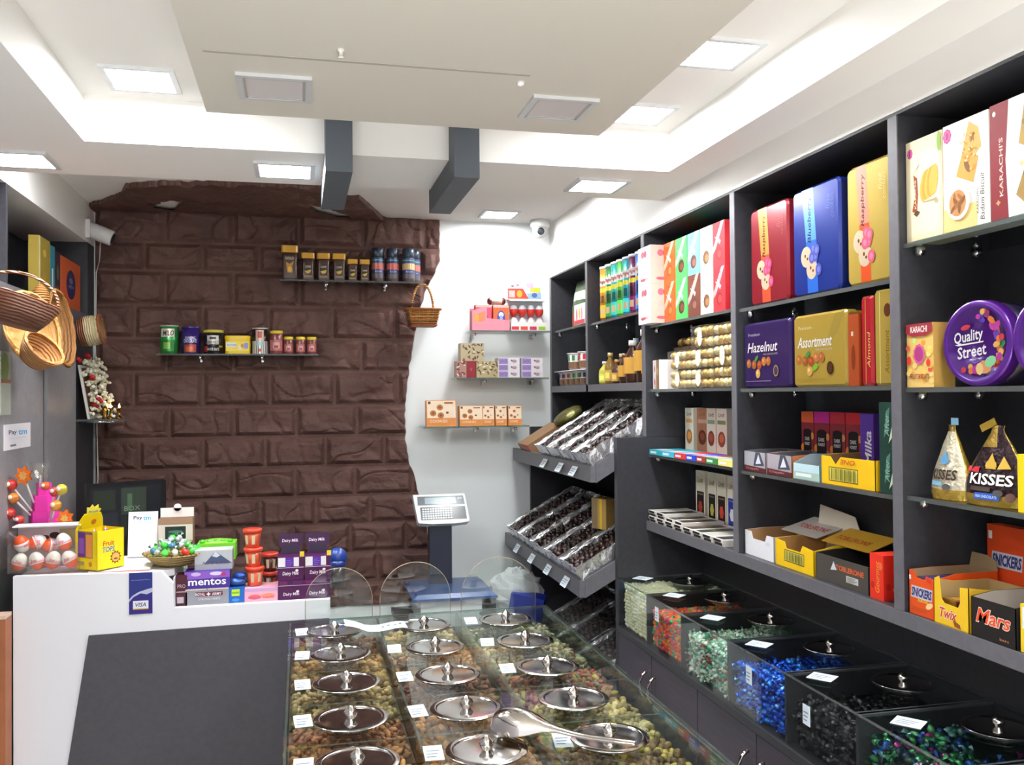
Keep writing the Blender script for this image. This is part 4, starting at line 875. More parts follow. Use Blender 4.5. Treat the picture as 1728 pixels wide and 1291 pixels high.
def ring_basket(loc, rot, label, prof, col, handle=None, name='wicker_basket', rim=None, sx=1, sy=1):
    t = thing(name, label, 'basket', loc, 0, 'baskets hanging on the left wall', rot=rot)
    g = G(); g.lathe(prof, seg=40, cols=col, sx=sx, sy=sy); g.build('bowl', 'wicker', t)
    r, z = prof[len(prof)//2]
    g = G(); g.tube([(r*sx*math.cos(6.283*i/36), r*sy*math.sin(6.283*i/36), z+.002*math.sin(i*2.4)) for i in range(36)], rim or .006, shade(col if isinstance(col, str) else col[0], 1.15), 7, closed=True); g.build('rim', 'wicker', t)
    if handle: g = G(); g.tube([(r*sx*math.cos(math.pi*i/16), 0, z+handle*math.sin(math.pi*i/16)) for i in range(17)], .0045, '#9b6a44', 7); g.build('handle', 'wicker', t)
def bowl(r0, r1, h, t=.006): return [(0, 0), (r0, 0), (r0+(r1-r0)*.55, h*.45), (r1, h), (r1-t, h), (r0+(r1-r0)*.55-t, h*.45), (r0-t, t), (0, t)]
ring_basket((-.80, 2.80, 1.765), (rad(-6), rad(16), 0), 'dark brown woven basket with a hoop handle, nearest the photo edge', bowl(.075, .115, .075), '#6d3f26', .075)
ring_basket((-.862, 3.14, 1.765), (rad(0), rad(78), rad(-25)), 'wide flat tan winnowing basket hung on its side', bowl(.06, .125, .045), '#b98a4f', None, rim=.007)
ring_basket((-.805, 3.04, 1.672), (rad(5), rad(52), rad(-20)), 'small tan scoop basket hanging below the winnowing basket', bowl(.04, .07, .06), '#b07a44', None)
ring_basket((-.868, 3.52, 1.80), (0, rad(82), rad(-10)), 'long oval brown basket hung flat behind the winnowing basket', bowl(.06, .10, .04), '#9a6a3a', None, sx=1.45)
ring_basket((-.875, 3.98, 1.822), (0, rad(80), 0), 'small round basket with a cream woven band and brown base', [(0, 0), (.055, 0), (.062, .03), (.062, .055), (.058, .085), (.052, .085), (.054, .05), (.05, .01), (0, .01)], ['#8a5030', '#8a5030', '#d9c79a', '#d9c79a', '#c0a878', '#a08050', '#a08050', '#a08050', '#a08050'])
g = G(); g.lathe([(0, 0), (.02, .01), (.03, .03), (.024, .06), (.008, .08), (0, .085)], seg=18, cols='#b5793f'); tag(g.build('straw_bell', 'wicker', loc=(-.86, 3.36, 1.862)), 'small straw bell shape hanging above the winnowing basket', 'ornament')
# little glass shelf with a garlanded picture and brass lamps
t = thing('glass_shelf', 'tiny glass shelf carrying the garlanded picture in the left corner', 'glass shelf', (-.83, 4.18, 1.466))
g = G(); g.box(-.072, .09, -.13, .11, -.008, 0, '#fff'); g.m[0] = g.m[3] = 1; g.build('pane', ['glass', 'glass_edge'], t); g = G(); g.tube([(-.07, -.1, -.012), (.07, -.1, -.012)], .004, '#ddd', 8); g.build('bracket', 'steel', t)
pf = thing('picture_frame', 'framed picture leaning on the left wall, draped with white flowers', 'picture frame', (-.862, 4.18, 1.4665), rot=(0, rad(-9.5), 0))
g = G(); g.box(-.006, .004, -.09, .09, 0, .23, '#e9e4dc'); g.build('frame', 'plastic', pf); g = G(); g.box(.004, .0055, -.078, .078, .012, .218, '#5a3a30'); g.build('picture', 'card', pf)
gl = thing('flower_garland', 'white flower garland with red roses draped over the framed picture', 'garland', (-.86, 4.18, 1.4665))
g = G(); PT = []
for i in range(46):
    s = i/45; x = -.030+.055*s+.012*math.sin(i*1.7); z = .255-.245*s; PT.append((x+R_.uniform(-.01, .03), -.035+.05*math.sin(i*2.3), z+R_.uniform(-.008, .008)))
    PT.append((x+.028+R_.uniform(-.01, .02), .02+.05*math.sin(i*1.1), z+R_.uniform(-.01, .01)))
for p in PT:
    for _ in range(4): g.ell((p[0]+R_.uniform(-.008, .008), p[1]+R_.uniform(-.008, .008), p[2]+R_.uniform(-.006, .006)), (.009, .008, .006), R_.choice(['#efe9d2', '#e6dfbf', '#f4efe0', '#d8d6b4']), 6, 4, rot=rrot())
g.build('white_flowers', 'petal', gl)
for i, (x, y, z) in enumerate([(-.045, -.08, .245), (-.015, -.05, .262), (.010, -.075, .17), (.035, -.07, .075), (.02, -.07, .055)]):
    g = G(); [g.ell((x+.006*math.cos(a), y+.006*math.sin(a), z+.002*a), (.010, .010, .009), R_.choice(['#c8202a', '#a81a2a', '#d83040']), 8, 6) for a in (0, 1.5, 3, 4.5)]; g.build('rose', 'petal', gl)
def diya(loc, label):
    t = thing('brass_lamp', label, 'oil lamp', loc, 0, 'small brass oil lamps')
    g = G(); g.lathe([(0, 0), (.016, 0), (.014, .004), (.004, .010), (.004, .030), (.006, .034), (.015, .042), (.016, .046), (.012, .044), (0, .042)], seg=18, cols='#b8862e'); g.build('stem', 'steel', t)
    g = G(); g.lathe([(0, .043), (.004, .048), (.0035, .054), (0, .064)], seg=10, cols='#fc8'); g.build('flame', 'flame', t)
diya((-.792, 4.16, 1.4665), 'lit small brass lamp on the corner shelf, beside the garland'); diya((-.762, 4.19, 1.4665), 'lit small brass lamp at the right end of the corner shelf')
g = G(); g.lathe([(0, 0), (.014, 0), (.010, .01), (.013, .03), (.009, .05), (0, .055)], seg=14, cols='#a8823a'); tag(g.build('brass_pot', 'steel', loc=(-.806, 4.125, 1.4665)), 'tiny brass pot between the garland and the brass lamps', 'pot')
# ================================================================ BACK WALL SHELVES
def wshelf(x0, x1, z, label, pegs, grp, yf=4.245):
    t = thing('glass_shelf', label, 'glass shelf', ((x0+x1)/2, yf, z), 0, grp); w = (x1-x0)/2
    g = G(); g.box(-w, w, 0, YB-.001-yf, -.008, 0, '#fff'); g.m[0] = 1; g.build('pane', ['glass', 'glass_edge'], t)
    for px in pegs:
        g = G(); x = px-(x0+x1)/2
        g.box(x-.006, x+.006, .06, YB-.001-yf, -.016, -.0085, '#ccc'); g.box(x-.005, x+.005, YB-.04-yf, YB-.001-yf, -.034, -.016, '#ccc'); g.ell((x, .055, -.016), (.008, .006, .008), '#ddd', 10, 6); g.build('bracket', 'steel', t)
BS, WS = 'glass shelves on the brown stone wall', 'glass shelves on the white back wall'
wshelf(-.62, .085, 1.750, 'lower glass shelf on the brown wall holding cans and jars', (-.44, -.168), BS)
wshelf(-.085, .572, 2.093, 'upper glass shelf on the brown wall holding coffee jars', (.122, .40), BS)
wshelf(.80, 1.198, 1.866, 'top glass shelf on the white wall beside the dark unit', (.83, 1.13), WS)
wshelf(.728, 1.186, 1.638, 'middle glass shelf on the white wall holding patterned boxes', (.88, 1.12), WS)
wshelf(.568, 1.086, 1.406, 'lowest glass shelf on the white wall holding orange cookie boxes', (.84, 1.03), WS)
YI = 4.325       # axis of round things on the stone wall shelves
def cylart(g, r, z0, z1, deg0, deg1, col, n=10, k=1.008, c=(0, 0)):
    vs = []
    for i in range(n+1):
        a = rad(-90+deg0+(deg1-deg0)*i/n); vs += [(c[0]+r*k*math.cos(a), c[1]+r*k*math.sin(a), z0), (c[0]+r*k*math.cos(a), c[1]+r*k*math.sin(a), z1)]
    g.add(vs, [(2*i, 2*i+2, 2*i+3, 2*i+1) for i in range(n)], C(col), 0, True)
def cyltext(g, txt, r, z, w, h, col, sh=0, b=0, k=1.02, mid=0):
    vs, fs = text_mesh(txt, sh, b); g.add([(r*k*math.sin((x*w)/r+mid), -r*k*math.cos((x*w)/r+mid), z+y*h) for x, y in vs], fs, C(col))
def can(x, z, r, h, body, label, fn=None, lid='#c9c2b0', name='drink_can', lidh=.006, group='cans and tubs on the lower stone wall shelf'):
    t = thing(name, label, 'can', (x, YI, z), 0, group)
    g = G(); g.lathe([(r, 0), (r, h)], seg=32, cols=body)
    if fn: fn(g, r, h)
    g.build('body', 'tin', t); g = G(); g.lathe([(r*1.02, h), (r*1.03, h+.002), (r*1.03, h+lidh), (r*.94, h+lidh), (r*.92, h+lidh*.6), (0, h+lidh*.6)], seg=32, cols=lid); g.build('can_lid', 'tin' if lidh < .008 else 'plastic', t)
def f1(g, r, h): cylart(g, r, h*.62, h*.92, -50, 40, '#eae6dc'); cyltext(g, 'MILO', r, h*.76, .05, .024, '#5a3524', .3, .02); cylart(g, r, h*.1, h*.5, -55, 35, '#2f8a3c'); cylart(g, r, h*.18, h*.42, -30, 10, '#8ac05a', k=1.012)
def f2(g, r, h): cyltext(g, 'DRINKING', r, h*.62, .045, .012, '#e6e0f0', 0, .02); cyltext(g, 'CHOCOLATE', r, h*.50, .058, .016, '#f0ecf6', 0, .02); cylart(g, r, .008, h*.36, -38, 38, '#b5523a'); cylart(g, r, h*.1, h*.28, -25, 20, '#d0704a', k=1.012)
def f3(g, r, h): cylart(g, r, h*.60, h*.86, -34, 34, '#e4e2da'); cylart(g, r, h*.68, h*.80, -18, 18, '#3a3a3e', k=1.012); cyltext(g, 'QUAKER', r, h*.50, .055, .016, '#f0eee6', 0, .02); cyltext(g, 'WHITE OATS', r, h*.22, .055, .012, '#f0eee6', 0, .02); cylart(g, r, .01, h*.36, -70, -30, '#a83a3a'); cylart(g, r, .03, h*.4, 35, 65, '#c0a848')
can(-.574, 1.7505, .040, .124, '#2f9a48', 'green drink can with white oval, leftmost on the lower wall shelf', f1)
can(-.481, 1.7505, .041, .118, '#3c2a7e', 'dark purple drinking chocolate can on the lower wall shelf', f2, '#4a3a8a')
can(-.383, 1.7505, .044, .098, '#2e2b2c', 'black oats can with yellow lid on the lower wall shelf', f3, '#cfc24a', lidh=.012)
t = thing('drink_tub', 'squat yellow oblong tub with yellow lid on the lower wall shelf', 'tub', (-.276, YI, 1.7505))
g = G(); g.prism([(p[0], p[1]) for p in rrect(.112, .075, .022, 5, 0, -.0375)], 0, .07, '#efc81e', axis='z'); f = Art(g, (-.050, -.0376, .008), (1, 0, 0), (0, 0, 1), .1, .055); f.r(0, .1, 1, .9, '#f2d83a'); f.r(.0, .45, .45, .8, '#dfe6ea'); f.t('Bournvita', .25, .62, .4, .2, '#3a6ab0', .1, .01); f.e(.62, .4, .010, .012, '#e8dcb0'); f.e(.72, .55, .008, .01, '#c98a3a'); f.r(.8, .3, .97, .8, '#8a8fc0'); g.build('body', 'plastic', t)
g = G(); g.prism(rrect(.116, .079, .024, 5, 0, -.0395), .07, .084, '#f4d21a', axis='z'); g.build('tub_lid', 'plastic', t)
def f5(g, r, h): cylart(g, r, 0, h*.52, -90, 90, '#e9eae8'); cylart(g, r, h*.52, h*.96, -30, 30, '#d8b8a8'); cylart(g, r, h*.35, h*.5, -30, 30, '#a8c8cc', k=1.012); cylart(g, r, h*.1, h*.22, -14, 10, '#b0603a', k=1.012); cylart(g, r, h*.65, h*.9, -14, 14, '#a84a4a', k=1.014)
can(-.178, 1.7505, .036, .116, '#2a2324', 'black and white tall can in the middle of the lower wall shelf', f5, '#d8d4cc')
def jam(x, s, label):
    t = thing('jam_jar', label, 'jar', (x, YI, 1.7505), 0, 'yellow lidded jam jars'); r = .026*s
    g = G(); g.lathe([(r*.92, 0), (r, .006), (r, .072*s*1.05), (r*.85, .078*s*1.05)], seg=24, cols='#7a3a3a'); cylart(g, r, .014*s, .055*s, -60, 60, '#b86a6a'); cylart(g, r, .022*s, .046*s, -30, 30, '#d8a89a', k=1.014); cylart(g, r, .024*s, .034*s, -16, 16, '#a02a3a', k=1.02); g.build('glass_body', 'plastic', t)
    g = G(); z = .080*s*1.04; g.lathe([(r*.92, z-.004), (r*.96, z-.003), (r*.96, z+.010), (0, z+.010)], seg=24, cols='#e8cf3a'); g.build('jar_lid', 'plastic', t)
jam(-.105, 1.2, 'larger yellow lidded jam jar beside the black and white can'); jam(-.050, .87, 'small yellow lidded jam jar, left of the last three'); jam(.005, .87, 'small yellow lidded jam jar, middle of the last three'); jam(.055, .87, 'small yellow lidded jam jar at the right end of the lower wall shelf')
def coffee(x, w, h, label, tall=False):
    t = thing('coffee_jar', label, 'coffee jar', (x, YI, 2.0935), 0, 'gold lidded coffee jars'); d = w*.8; zl = h*.80
    g = G(); n = 4
    secs = [(.80, 0), (.90, .012*h/.13), (.86, h*.3), (.84, h*.55), (.90, zl*.95), (.80, zl)]
    vs = []; m = len(rrect(1, 1, .2))
    for k, z in secs: vs += [(p[0]*w*k, (p[1]-.5)*d*k, z) for p in rrect(1, 1, .2)]
    fs = [(i*m+j, i*m+(j+1) % m, (i+1)*m+(j+1) % m, (i+1)*m+j) for i in range(len(secs)-1) for j in range(m)]+[tuple(range(m-1, -1, -1)), tuple((len(secs)-1)*m+j for j in range(m))]
    g.add(vs, fs, C('#4a3128'), 0, True)
    f = Art(g, (-w*.36, -d*.452, h*.1), (1, 0, 0), (0, 0, 1), w*.72, h*.62)
    if tall: f.r(.05, .1, .95, .98, '#4a3a30'); f.t('GOLD', .5, .86, .7, .12, '#d8c8a8', 0, .02); f.p([(.3, .2), (.75, .2), (.7, .5), (.85, .75), (.5, .6), (.2, .7)], '#c98a2a'); f.e(.5, .35, .009, .014, '#e8b84a')
    else: f.e(.5, .55, w*.30, h*.17, '#2a2422'); f.t('COFFEE', .5, .66, .62, .12, '#d8ccb0', .1, .02); f.p([(.15, .4), (.85, .5), (.7, .3), (.4, .26)], '#d8b84a'); f.r(.1, .05, .9, .16, '#8a7a6a')
    g.build('glass_body', 'plastic', t)
    g = G(); g.prism(rrect(w*.98, d*.98, w*.16, 5, 0, -d*.49), zl, h, '#d9a53a', axis='z'); g.build('jar_lid', 'plastic', t)
coffee(-.043, .078, .163, 'largest gold lidded coffee jar at the left end of the upper wall shelf', True)
for x, n in ((.040, 'first'), (.111, 'second'), (.183, 'third')): coffee(x, .062, .132, f'medium gold lidded coffee jar, {n} of three to the right of the largest jar')
for x, n in ((.246, 'left'), (.303, 'right')): coffee(x, .048, .108, f'smallest gold lidded coffee jar, the {n} one of two')
def dav(x, y, band, label):
    t = thing('coffee_jar', label, 'coffee jar', (x, y, 2.0935), 0, 'navy lidded round coffee jars'); r = .030
    g = G(); g.lathe([(.026, 0), (r, .006), (r, .118), (.027, .122)], seg=24, cols='#4a3a3c'); cylart(g, r, .045, .118, -180, 180, '#2c3a6e', 30); cylart(g, r, .062, .092, -75, 75, band, k=1.015); cylart(g, r, .104, .109, -180, 180, '#5aa88a', 30, k=1.012); cylart(g, r, .020, .042, -180, 180, '#59525a', 30); cyltext(g, 'RICH', r, .052, .03, .008, '#c8c8e0')
    for a in range(-3, 4): cylart(g, r, .062, .092, a*20-2, a*20+2, shade(band, .8), 2, 1.02)
    g.build('glass_body', 'plastic', t); g = G(); g.lathe([(.0285, .1225), (.030, .124), (.030, .163), (.027, .166), (0, .166)], seg=24, cols='#232f40'); g.build('jar_lid', 'plastic', t)
dav(.366, YI, '#c8685a', 'navy lidded coffee jar with red band, left of the dark four'); dav(.436, YI, '#d8685c', 'navy lidded coffee jar with red band, second of the dark four'); dav(.511, YI-.01, '#e0c08a', 'navy lidded coffee jar with cream band, third of the dark four'); dav(.545, YI+.042, '#c8705a', 'navy lidded coffee jar half hidden at the right end')
# wicker basket on the wall
t = thing('wicker_basket', 'small square wicker basket with a hoop handle hung at the stone edge', 'basket', (.570, 4.26, 1.884))
g = G(); secs = [(.75, 0), (.86, .03), (.98, .070), (1.02, .075)]; m = len(rrect(1, 1, .12)); vs = []
for k, z in secs+[(.94, .075), (.72, .006)]: vs += [(p[0]*.155*k, (p[1]-.5)*.12*k, z) for p in rrect(1, 1, .12)]
g.add(vs, [(i*m+j, i*m+(j+1) % m, (i+1)*m+(j+1) % m, (i+1)*m+j) for i in range(5) for j in range(m)]+[tuple(range(m-1, -1, -1)), tuple(5*m+j for j in range(m))], C('#b5793a'), 0, True)
for i in range(22):
    q = -.07+.14*i/21
    g.tube([(q*.78, -.0455, .002), (q*.9, -.053, .03), (q, -.0605, .074)], .003, R_.choice(['#c98f4e', '#a86e34', '#bb8142']), 5)
for z, k in ((.012, .79), (.026, .85), (.040, .89), (.055, .94)): g.tube([(-.078*k, -.0605*k-.002, z)]+[(-.078*k+.156*k*i/14, -.0605*k-.001-.003*(i % 2), z) for i in range(1, 14)]+[(.078*k, -.0605*k-.002, z)], .0032, '#b07638', 5)
g.build('bowl', 'wicker', t)
g = G(); g.tube([(p[0]*.160, (p[1]-.5)*.124, .077) for p in rrect(1, 1, .12)], .0055, '#a8642f', 7, closed=True); g.tube([(p[0]*.120, (p[1]-.5)*.095, .003) for p in rrect(1, 1, .12)], .006, '#9a4f28', 7, closed=True); g.build('rim', 'wicker', t)
g = G(); g.tube([(.052*math.cos(math.pi*i/18), 0, .07+.13*math.sin(math.pi*i/18)) for i in range(19)], .0055, '#b98548', 8); g.build('handle', 'wicker', t)

# white wall, top shelf
YW = 4.26
def eggp(f, u): f.e(u, .5, .020, .036, '#3f4f9a'); f.e(u, .62, .012, .012, '#e8e0d8'); f.e(u, .45, .008, .02, '#8aa0d8')
pb = thing('egg_carton', 'pink slope sided carton holding two picture packs on the top white shelf', 'carton', (.902, YW, 1.8665))
g = G(); g.prism([(-.093, 0), (.093, 0), (.093, .050), (-.02, .060), (-.02, .118), (-.093, .095)], 0, .004, '#e58a9a'); g.box(-.093, .093, .06, .064, 0, .11, '#d8687a'); g.box(-.093, -.091, .004, .06, 0, .095, '#e58a9a'); g.box(.091, .093, .004, .06, 0, .05, '#e58a9a')
f = Art(g, (-.093, 0, 0), (1, 0, 0), (0, 0, 1), .186, .118); f.p([(.03, .62), (.35, .80), (.35, .4), (.2, .35)], '#e8805a'); f.e(.12, .5, .012, .02, '#d89a4a'); g.build('carton', 'card', pb)
for x, n in ((-.035, 'left'), (.052, 'right')): pack('sweet_pack', f'{"pink" if n == "left" else "orange"} picture pack standing in the pink slope sided carton', 'pack', (.902+x, YW+.006, 1.8670), 0, .078, .124, .05, '#d8506a' if n == 'left' else '#d8643a', lambda a: (eggp(a['F'], .5), a['F'].r(0, .9, 1, 1, '#f0a8a0')), group='picture packs in the pink carton')
g = G(); g.M = Matrix.Rotation(rad(90), 4, 'Y'); g.lathe([(0, -.045), (.012, -.044), (.020, -.034), (.017, -.026), (.017, .026), (.020, .034), (.012, .044), (0, .045)], seg=14, cols=['#5a2a2a', '#5a2a2a', '#6a3a34', '#c9c6c0', '#6a3a34', '#5a2a2a', '#5a2a2a'])
tag(g.build('wrapped_roll', 'wrap', loc=(.935, YW+.03, 2.011)), 'brown and silver wrapped roll lying on top of the pink carton packs', 'roll')
for x, y, z, n in [(1.018, .012, 1.945, 'a'), (1.060, .012, 1.945, 'b'), (1.103, .012, 1.945, 'c'), (1.145, .012, 1.945, 'd')]: pass
et = thing('egg_tray', 'clear tray with printed front holding two rows of foil eggs', 'tray', (1.090, YW, 1.8665))
g = G(); g.box(-.088, .09, 0, .003, 0, .042, '#f0dcd8'); f = Art(g, (-.088, 0, 0), (1, 0, 0), (0, 0, 1), .178, .042)
for i in range(4): f.r(.02+.25*i, .1, .22+.25*i, .5, ['#c83a4a', '#d04a3a', '#b83a5a', '#8ab83a'][i]); f.r(.04+.25*i, .55, .20+.25*i, .9, '#d8e4dc')
g.box(-.088, .09, .07, .073, 0, .16, '#e8eef2'); g.box(-.088, .09, .003, .07, 0, .003, '#eee'); g.build('tray', 'card', et)
for rw, (z, c1) in enumerate(((1.905, '#e9b8cc'), (1.965, '#d6352c'))):
    for i in range(4):
        t = thing('foil_egg', f'{"pink topped" if rw == 0 else "red and white"} foil egg in the clear tray, {("first", "second", "third", "fourth")[i]} from the left', 'egg', (1.024+.043*i, YW+.035, z), 0, 'foil eggs in the clear tray')
        g = G(); g.ell((0, 0, 0), (.021, .021, .029), '#f0ecee', 14, 10, cut=(4, c1) if rw else (5, '#e6e0e4')); g.ell((0, 0, .012), (.018, .018, .018), '#e8d8e4' if rw == 0 else '#dfe9f2', 12, 8); g.build('shell', 'plastic', t)
g = G(); g.box(-.09, .09, 0, .09, 0, .006, '#f2f4f6'); tag(g.build('card_sheet', 'card', loc=(1.085, YW-.003, 2.012)), 'white card sheet resting on the egg tray under the red pack', 'card')
g = G(); g.prism([(-.09, 0), (.085, 0), (.085, .062), (.02, .088), (-.085, .062)], 0, .05, '#eceaf0'); f = Art(g, (-.09, 0, 0), (1, 0, 0), (0, 0, 1), .175, .088); f.p([(.02, .05), (.62, .05), (.45, .62), (.02, .62)], '#e2463a'); f.r(.05, .12, .22, .5, '#f0a8a4'); f.e(.35, .32, .014, .018, '#f0a030'); f.e(.15, .75, .008, .005, '#7a5a60'); f.e(.3, .8, .008, .006, '#a06a70'); f.p([(.62, .05), (.97, .05), (.97, .4), (.55, .35)], '#8ab0cc'); f.e(.78, .25, .014, .012, '#5a5a9a'); f.r(.66, .42, .95, .68, '#b9d04a'); f.e(.8, .55, .012, .008, '#e8b83a'); f.p([(.55, .68), (.75, .62), (.75, .95), (.55, .95)], '#e8a8bc')
tag(g.build('sweet_pack', 'card', loc=(1.075, YW+.005, 2.0185)), 'red, blue and white pack on top of the foil egg tray', 'pack')
# white wall, middle shelf
def leafy(base, tint):
    def fn(a):
        f = a['F']; r = random.Random(tint)
        for i in range(26): f.e(r.random()*.9+.05, r.random()*.9+.05, .010, .0035, r.choice([tint, shade(tint, .7), '#e6dcc0']), 6, r.uniform(0, 3))
    return fn
pack('gift_box', 'tan leaf patterned box on top of the row on the middle white shelf', 'box', (.811, YW+.01, 1.638+.0812), 0, .114, .086, .07, '#b9aa8a', leafy(0, '#7a5a4a'))
pack('gift_box', 'dull pink patterned box at the left end of the middle white shelf', 'box', (.756, YW, 1.6385), 0, .047, .080, .08, '#b58a80', leafy(0, '#8a5a5a'))
pack('gift_box', 'plain dark red box on the middle white shelf', 'box', (.803, YW, 1.6385), 0, .044, .080, .08, '#8e2a34', lambda a: a['F'].e(.5, .5, .006, .008, '#a8504a'))
pack('gift_box', 'tan leaf patterned box beside the plain dark red box', 'box', (.882, YW, 1.6385), 0, .108, .080, .08, '#b5a57e', leafy(0, '#7d6a4a'))
def lilac(a):
    f = a['F']
    for i in range(3): f.r(.02, .02+.33*i, .48, .32+.33*i, '#9a86b8'); f.t('DATES', .24, .17+.33*i, .34, .12, '#6a4f94'); f.r(.50, .02+.33*i, .98, .32+.33*i, '#e6e0e2'); f.e(.78, .17+.33*i, .010, .006, '#a89098'); f.e(.66, .2+.33*i, .005, .005, '#8a6a70')
for x, n in ((.990, 'left'), (1.106, 'right')):
    for k in range(3):
        pack('slim_box', f'slim lilac and white box, {("lowest", "middle", "topmost")[k]} of the {n} pile of three', 'box', (x, YW, 1.6385+.0318*k), 0, .106, .0315, .08, '#dcd6dc', lambda a: (a['F'].r(.02, .06, .45, .94, '#9a86b8'), a['F'].t('DATES', .24, .5, .32, .45, '#6a4f94'), a['F'].e(.75, .5, .012, .008, '#a89098'), a['F'].e(.62, .6, .005, .005, '#8a6a70')), group='slim lilac boxes on the middle white shelf')
# white wall, lowest shelf: orange cookie boxes, the rest turned edge on
def cookie(a):
    f = a['F']; f.r(.02, .05, .98, .32, '#d98a4a'); f.r(.02, .32, .98, .97, '#ecd6bc')
    for u, v in ((.22, .5), (.45, .72), (.48, .42)): f.e(u, v, a['F'].w*.11, a['F'].w*.10, '#b0703c', 14); f.e(u, v, a['F'].w*.06, a['F'].w*.05, '#8a4a24', 8, 0, .3)
    f.e(.7, .52, a['F'].w*.05, a['F'].w*.04, '#7a4020'); f.r(.05, .85, .14, .95, '#5a4a3a'); f.r(.6, .86, .9, .92, '#8a5a3a'); f.t('COOKIES', .4, .2, .6, .1, '#f0d8b8', 0, .01)
def ck(x, w, h, d, label, rz=0, front=True):
    pack('cookie_box', label, 'cookie box', (x, YW-.01, 1.4065), rz, w, h, d, '#e0954a', cookie if front else lambda a: a['F'].e(.5, .5, .01, .02, '#8a4a24'), group='orange cookie boxes on the lowest white shelf', rot=(rad(-5), 0, rz), right='#e8a860')
ck(.656, .142, .126, .05, 'largest orange cookie box at the left end of the lowest white shelf'); ck(.800, .112, .098, .05, 'second orange cookie box, beside the largest one')
ck(.885, .056, .098, .05, 'narrow orange cookie box, third on the lowest white shelf'); ck(.947, .056, .097, .05, 'narrow orange cookie box, fourth on the lowest white shelf'); ck(1.016, .066, .096, .05, 'orange and yellow cookie box at the right end of the lowest white shelf')
# ================================================================ GOODS ON THE RIGHT-HAND SHELVES
XF = XR+.020
def sh(name, label, cat, y0, y1, z, h, d, colr, fn=None, mat='card', x=None, gap=.002, group=None, rz=0, **fc):
    """carton whose front spans world y0 (photo left) .. y1 (photo right)"""
    return pack(name, label, cat, (x or XF, (y0+y1)/2, z+.0004), W_+rz, abs(y0-y1)-gap, h, d, colr, fn, mat, group, **fc)
zA, zB, zC1, zC2, zC3, zD1, zD2, zD3, zE1, zE2, zE3 = 1.872, 1.865, 1.803, 1.569, 1.332, 1.797, 1.565, 1.328, 1.865, 1.560, 1.333
# bay A
def pouch(name, label, loc, rz, w, h, d, colr, fn=None, mat='wrap', rx=0, cat='pouch', top=.35, taper=1):
    g = G(); vs = []; fs = []; n, m = 16, 14
    for j in range(n+1):
        t_ = j/n; half = d/2*math.sin(math.pi*min(1, (t_*.93+.07)))**.6; ww = w/2*(1-(1-taper)*max(0, (t_-.35)/.65)**1.2)*(1 if j not in (0, n) else 1.0)
        for s in (-1, 1):
            for i in range(m+1):
                u = i/m*2-1; th = half*(1-u*u)**.6; k = noise.noise(Vector((u*4, t_*6, s)))*.004
                vs.append((u*ww, d/2+s*(th+k if 0 < i < m else 0), h*t_))
    W2 = 2*(m+1)
    for j in range(n):
        for s in (0, 1):
            for i in range(m):
                a = j*W2+s*(m+1)+i; q = (a, a+1, a+W2+1, a+W2); fs.append(q if s == 0 else q[::-1])
    cl = []
    for j in range(n):
        for s in (0, 1): cl += [fn(j/n, i/m) if (fn and s == 0) else colr for i in range(m)] if True else []
    g.add(vs, fs, [C(c) for c in cl], 0, True)
    return g, lambda gg=g: tag(gg.build(name, mat, loc=loc, rot=(rad(rx), 0, rz)), label, cat)
g, fin = pouch('snack_bag', 'green topped dark snack bag leaning in the far bay', (XF+.022, 4.13, zA+.001), W_, .22, .235, .06, '#2c3a2c', lambda t, u: '#bcd8b8' if .52 < t < .75 else ('#a8503a' if t < .3 else '#4a5a40'), 'card', rx=-6); fin()
sh('snack_carton', 'white carton with red and green pictures in front of the snack bag', 'carton', 3.99, 3.83, zA, .092, .036, '#ece4e2', lambda a: (a['F'].r(.02, .02, .98, .22, '#c84a50'), a['F'].e(.25, .5, .012, .03, '#c86a7a'), a['F'].e(.5, .55, .012, .028, '#a8b84a'), a['F'].e(.72, .5, .012, .03, '#d8909a')), x=XF-.017)
def cup(loc, label, tone, s, grp):
    t = thing('dessert_cup', label, 'cup', loc, 0, grp); r = .030*s; h = .062*s
    g = G(); g.lathe([(r*.78, 0), (r, h)], seg=20, cols='#e6e2de'); cylart(g, r*.86, h*.10, h*.55, -180, 180, '#7a5a40', 20, 1.04); 
    a = C(tone); vs = []; n = 16
    for i in range(n): 
        q = 6.283*i/n; k = .90; vs += [(r*.98*math.cos(q), r*.98*math.sin(q), h*.60), (r*1.005*math.cos(q), r*1.005*math.sin(q), h*.92)]
    g.add(vs, [(2*i, (2*i+2) % (2*n), (2*i+3) % (2*n), 2*i+1) for i in range(0, n, 2)], a, 0, True); g.build('cup', 'plastic', t)
    g = G(); g.lathe([(r*1.02, h), (r*1.1, h+.001), (r*1.1, h+.005), (0, h+.005)], seg=22, cols='#eeeaf0'); g.build('cup_lid', 'plastic', t)
for i in range(6): cup((XF+.028, 4.30-.085*i, ZT+.0005), f'small white dessert cup in the bottom row of the far bay, {("far end", "second", "third", "fourth", "fifth", "near end")[i]}', ['#3a4fa0', '#c83a4a', '#4a9a5a', '#58a84a', '#2f2f5a', '#3a3f8a'][i], 1.0, 'small dessert cups in the far bay')
g = G(); g.box(-.012, .15, -.26, .26, 0, .004, '#f0eef2'); tag(g.build('cup_tray', 'plastic', loc=(XF, 4.09, ZT+.069)), 'thin white tray on the small dessert cups, carrying larger cups', 'tray')
for i, (y, c) in enumerate(((4.16, '#4a8a5a'), (3.99, '#c84048'), (3.89, '#4a4a9a'))): cup((XF+.04, y, ZT+.0735), f'larger white dessert cup on the upper tray, {("left", "middle", "right")[i]} of three', c, 1.25 if i < 2 else 1.1, 'larger dessert cups in the far bay')
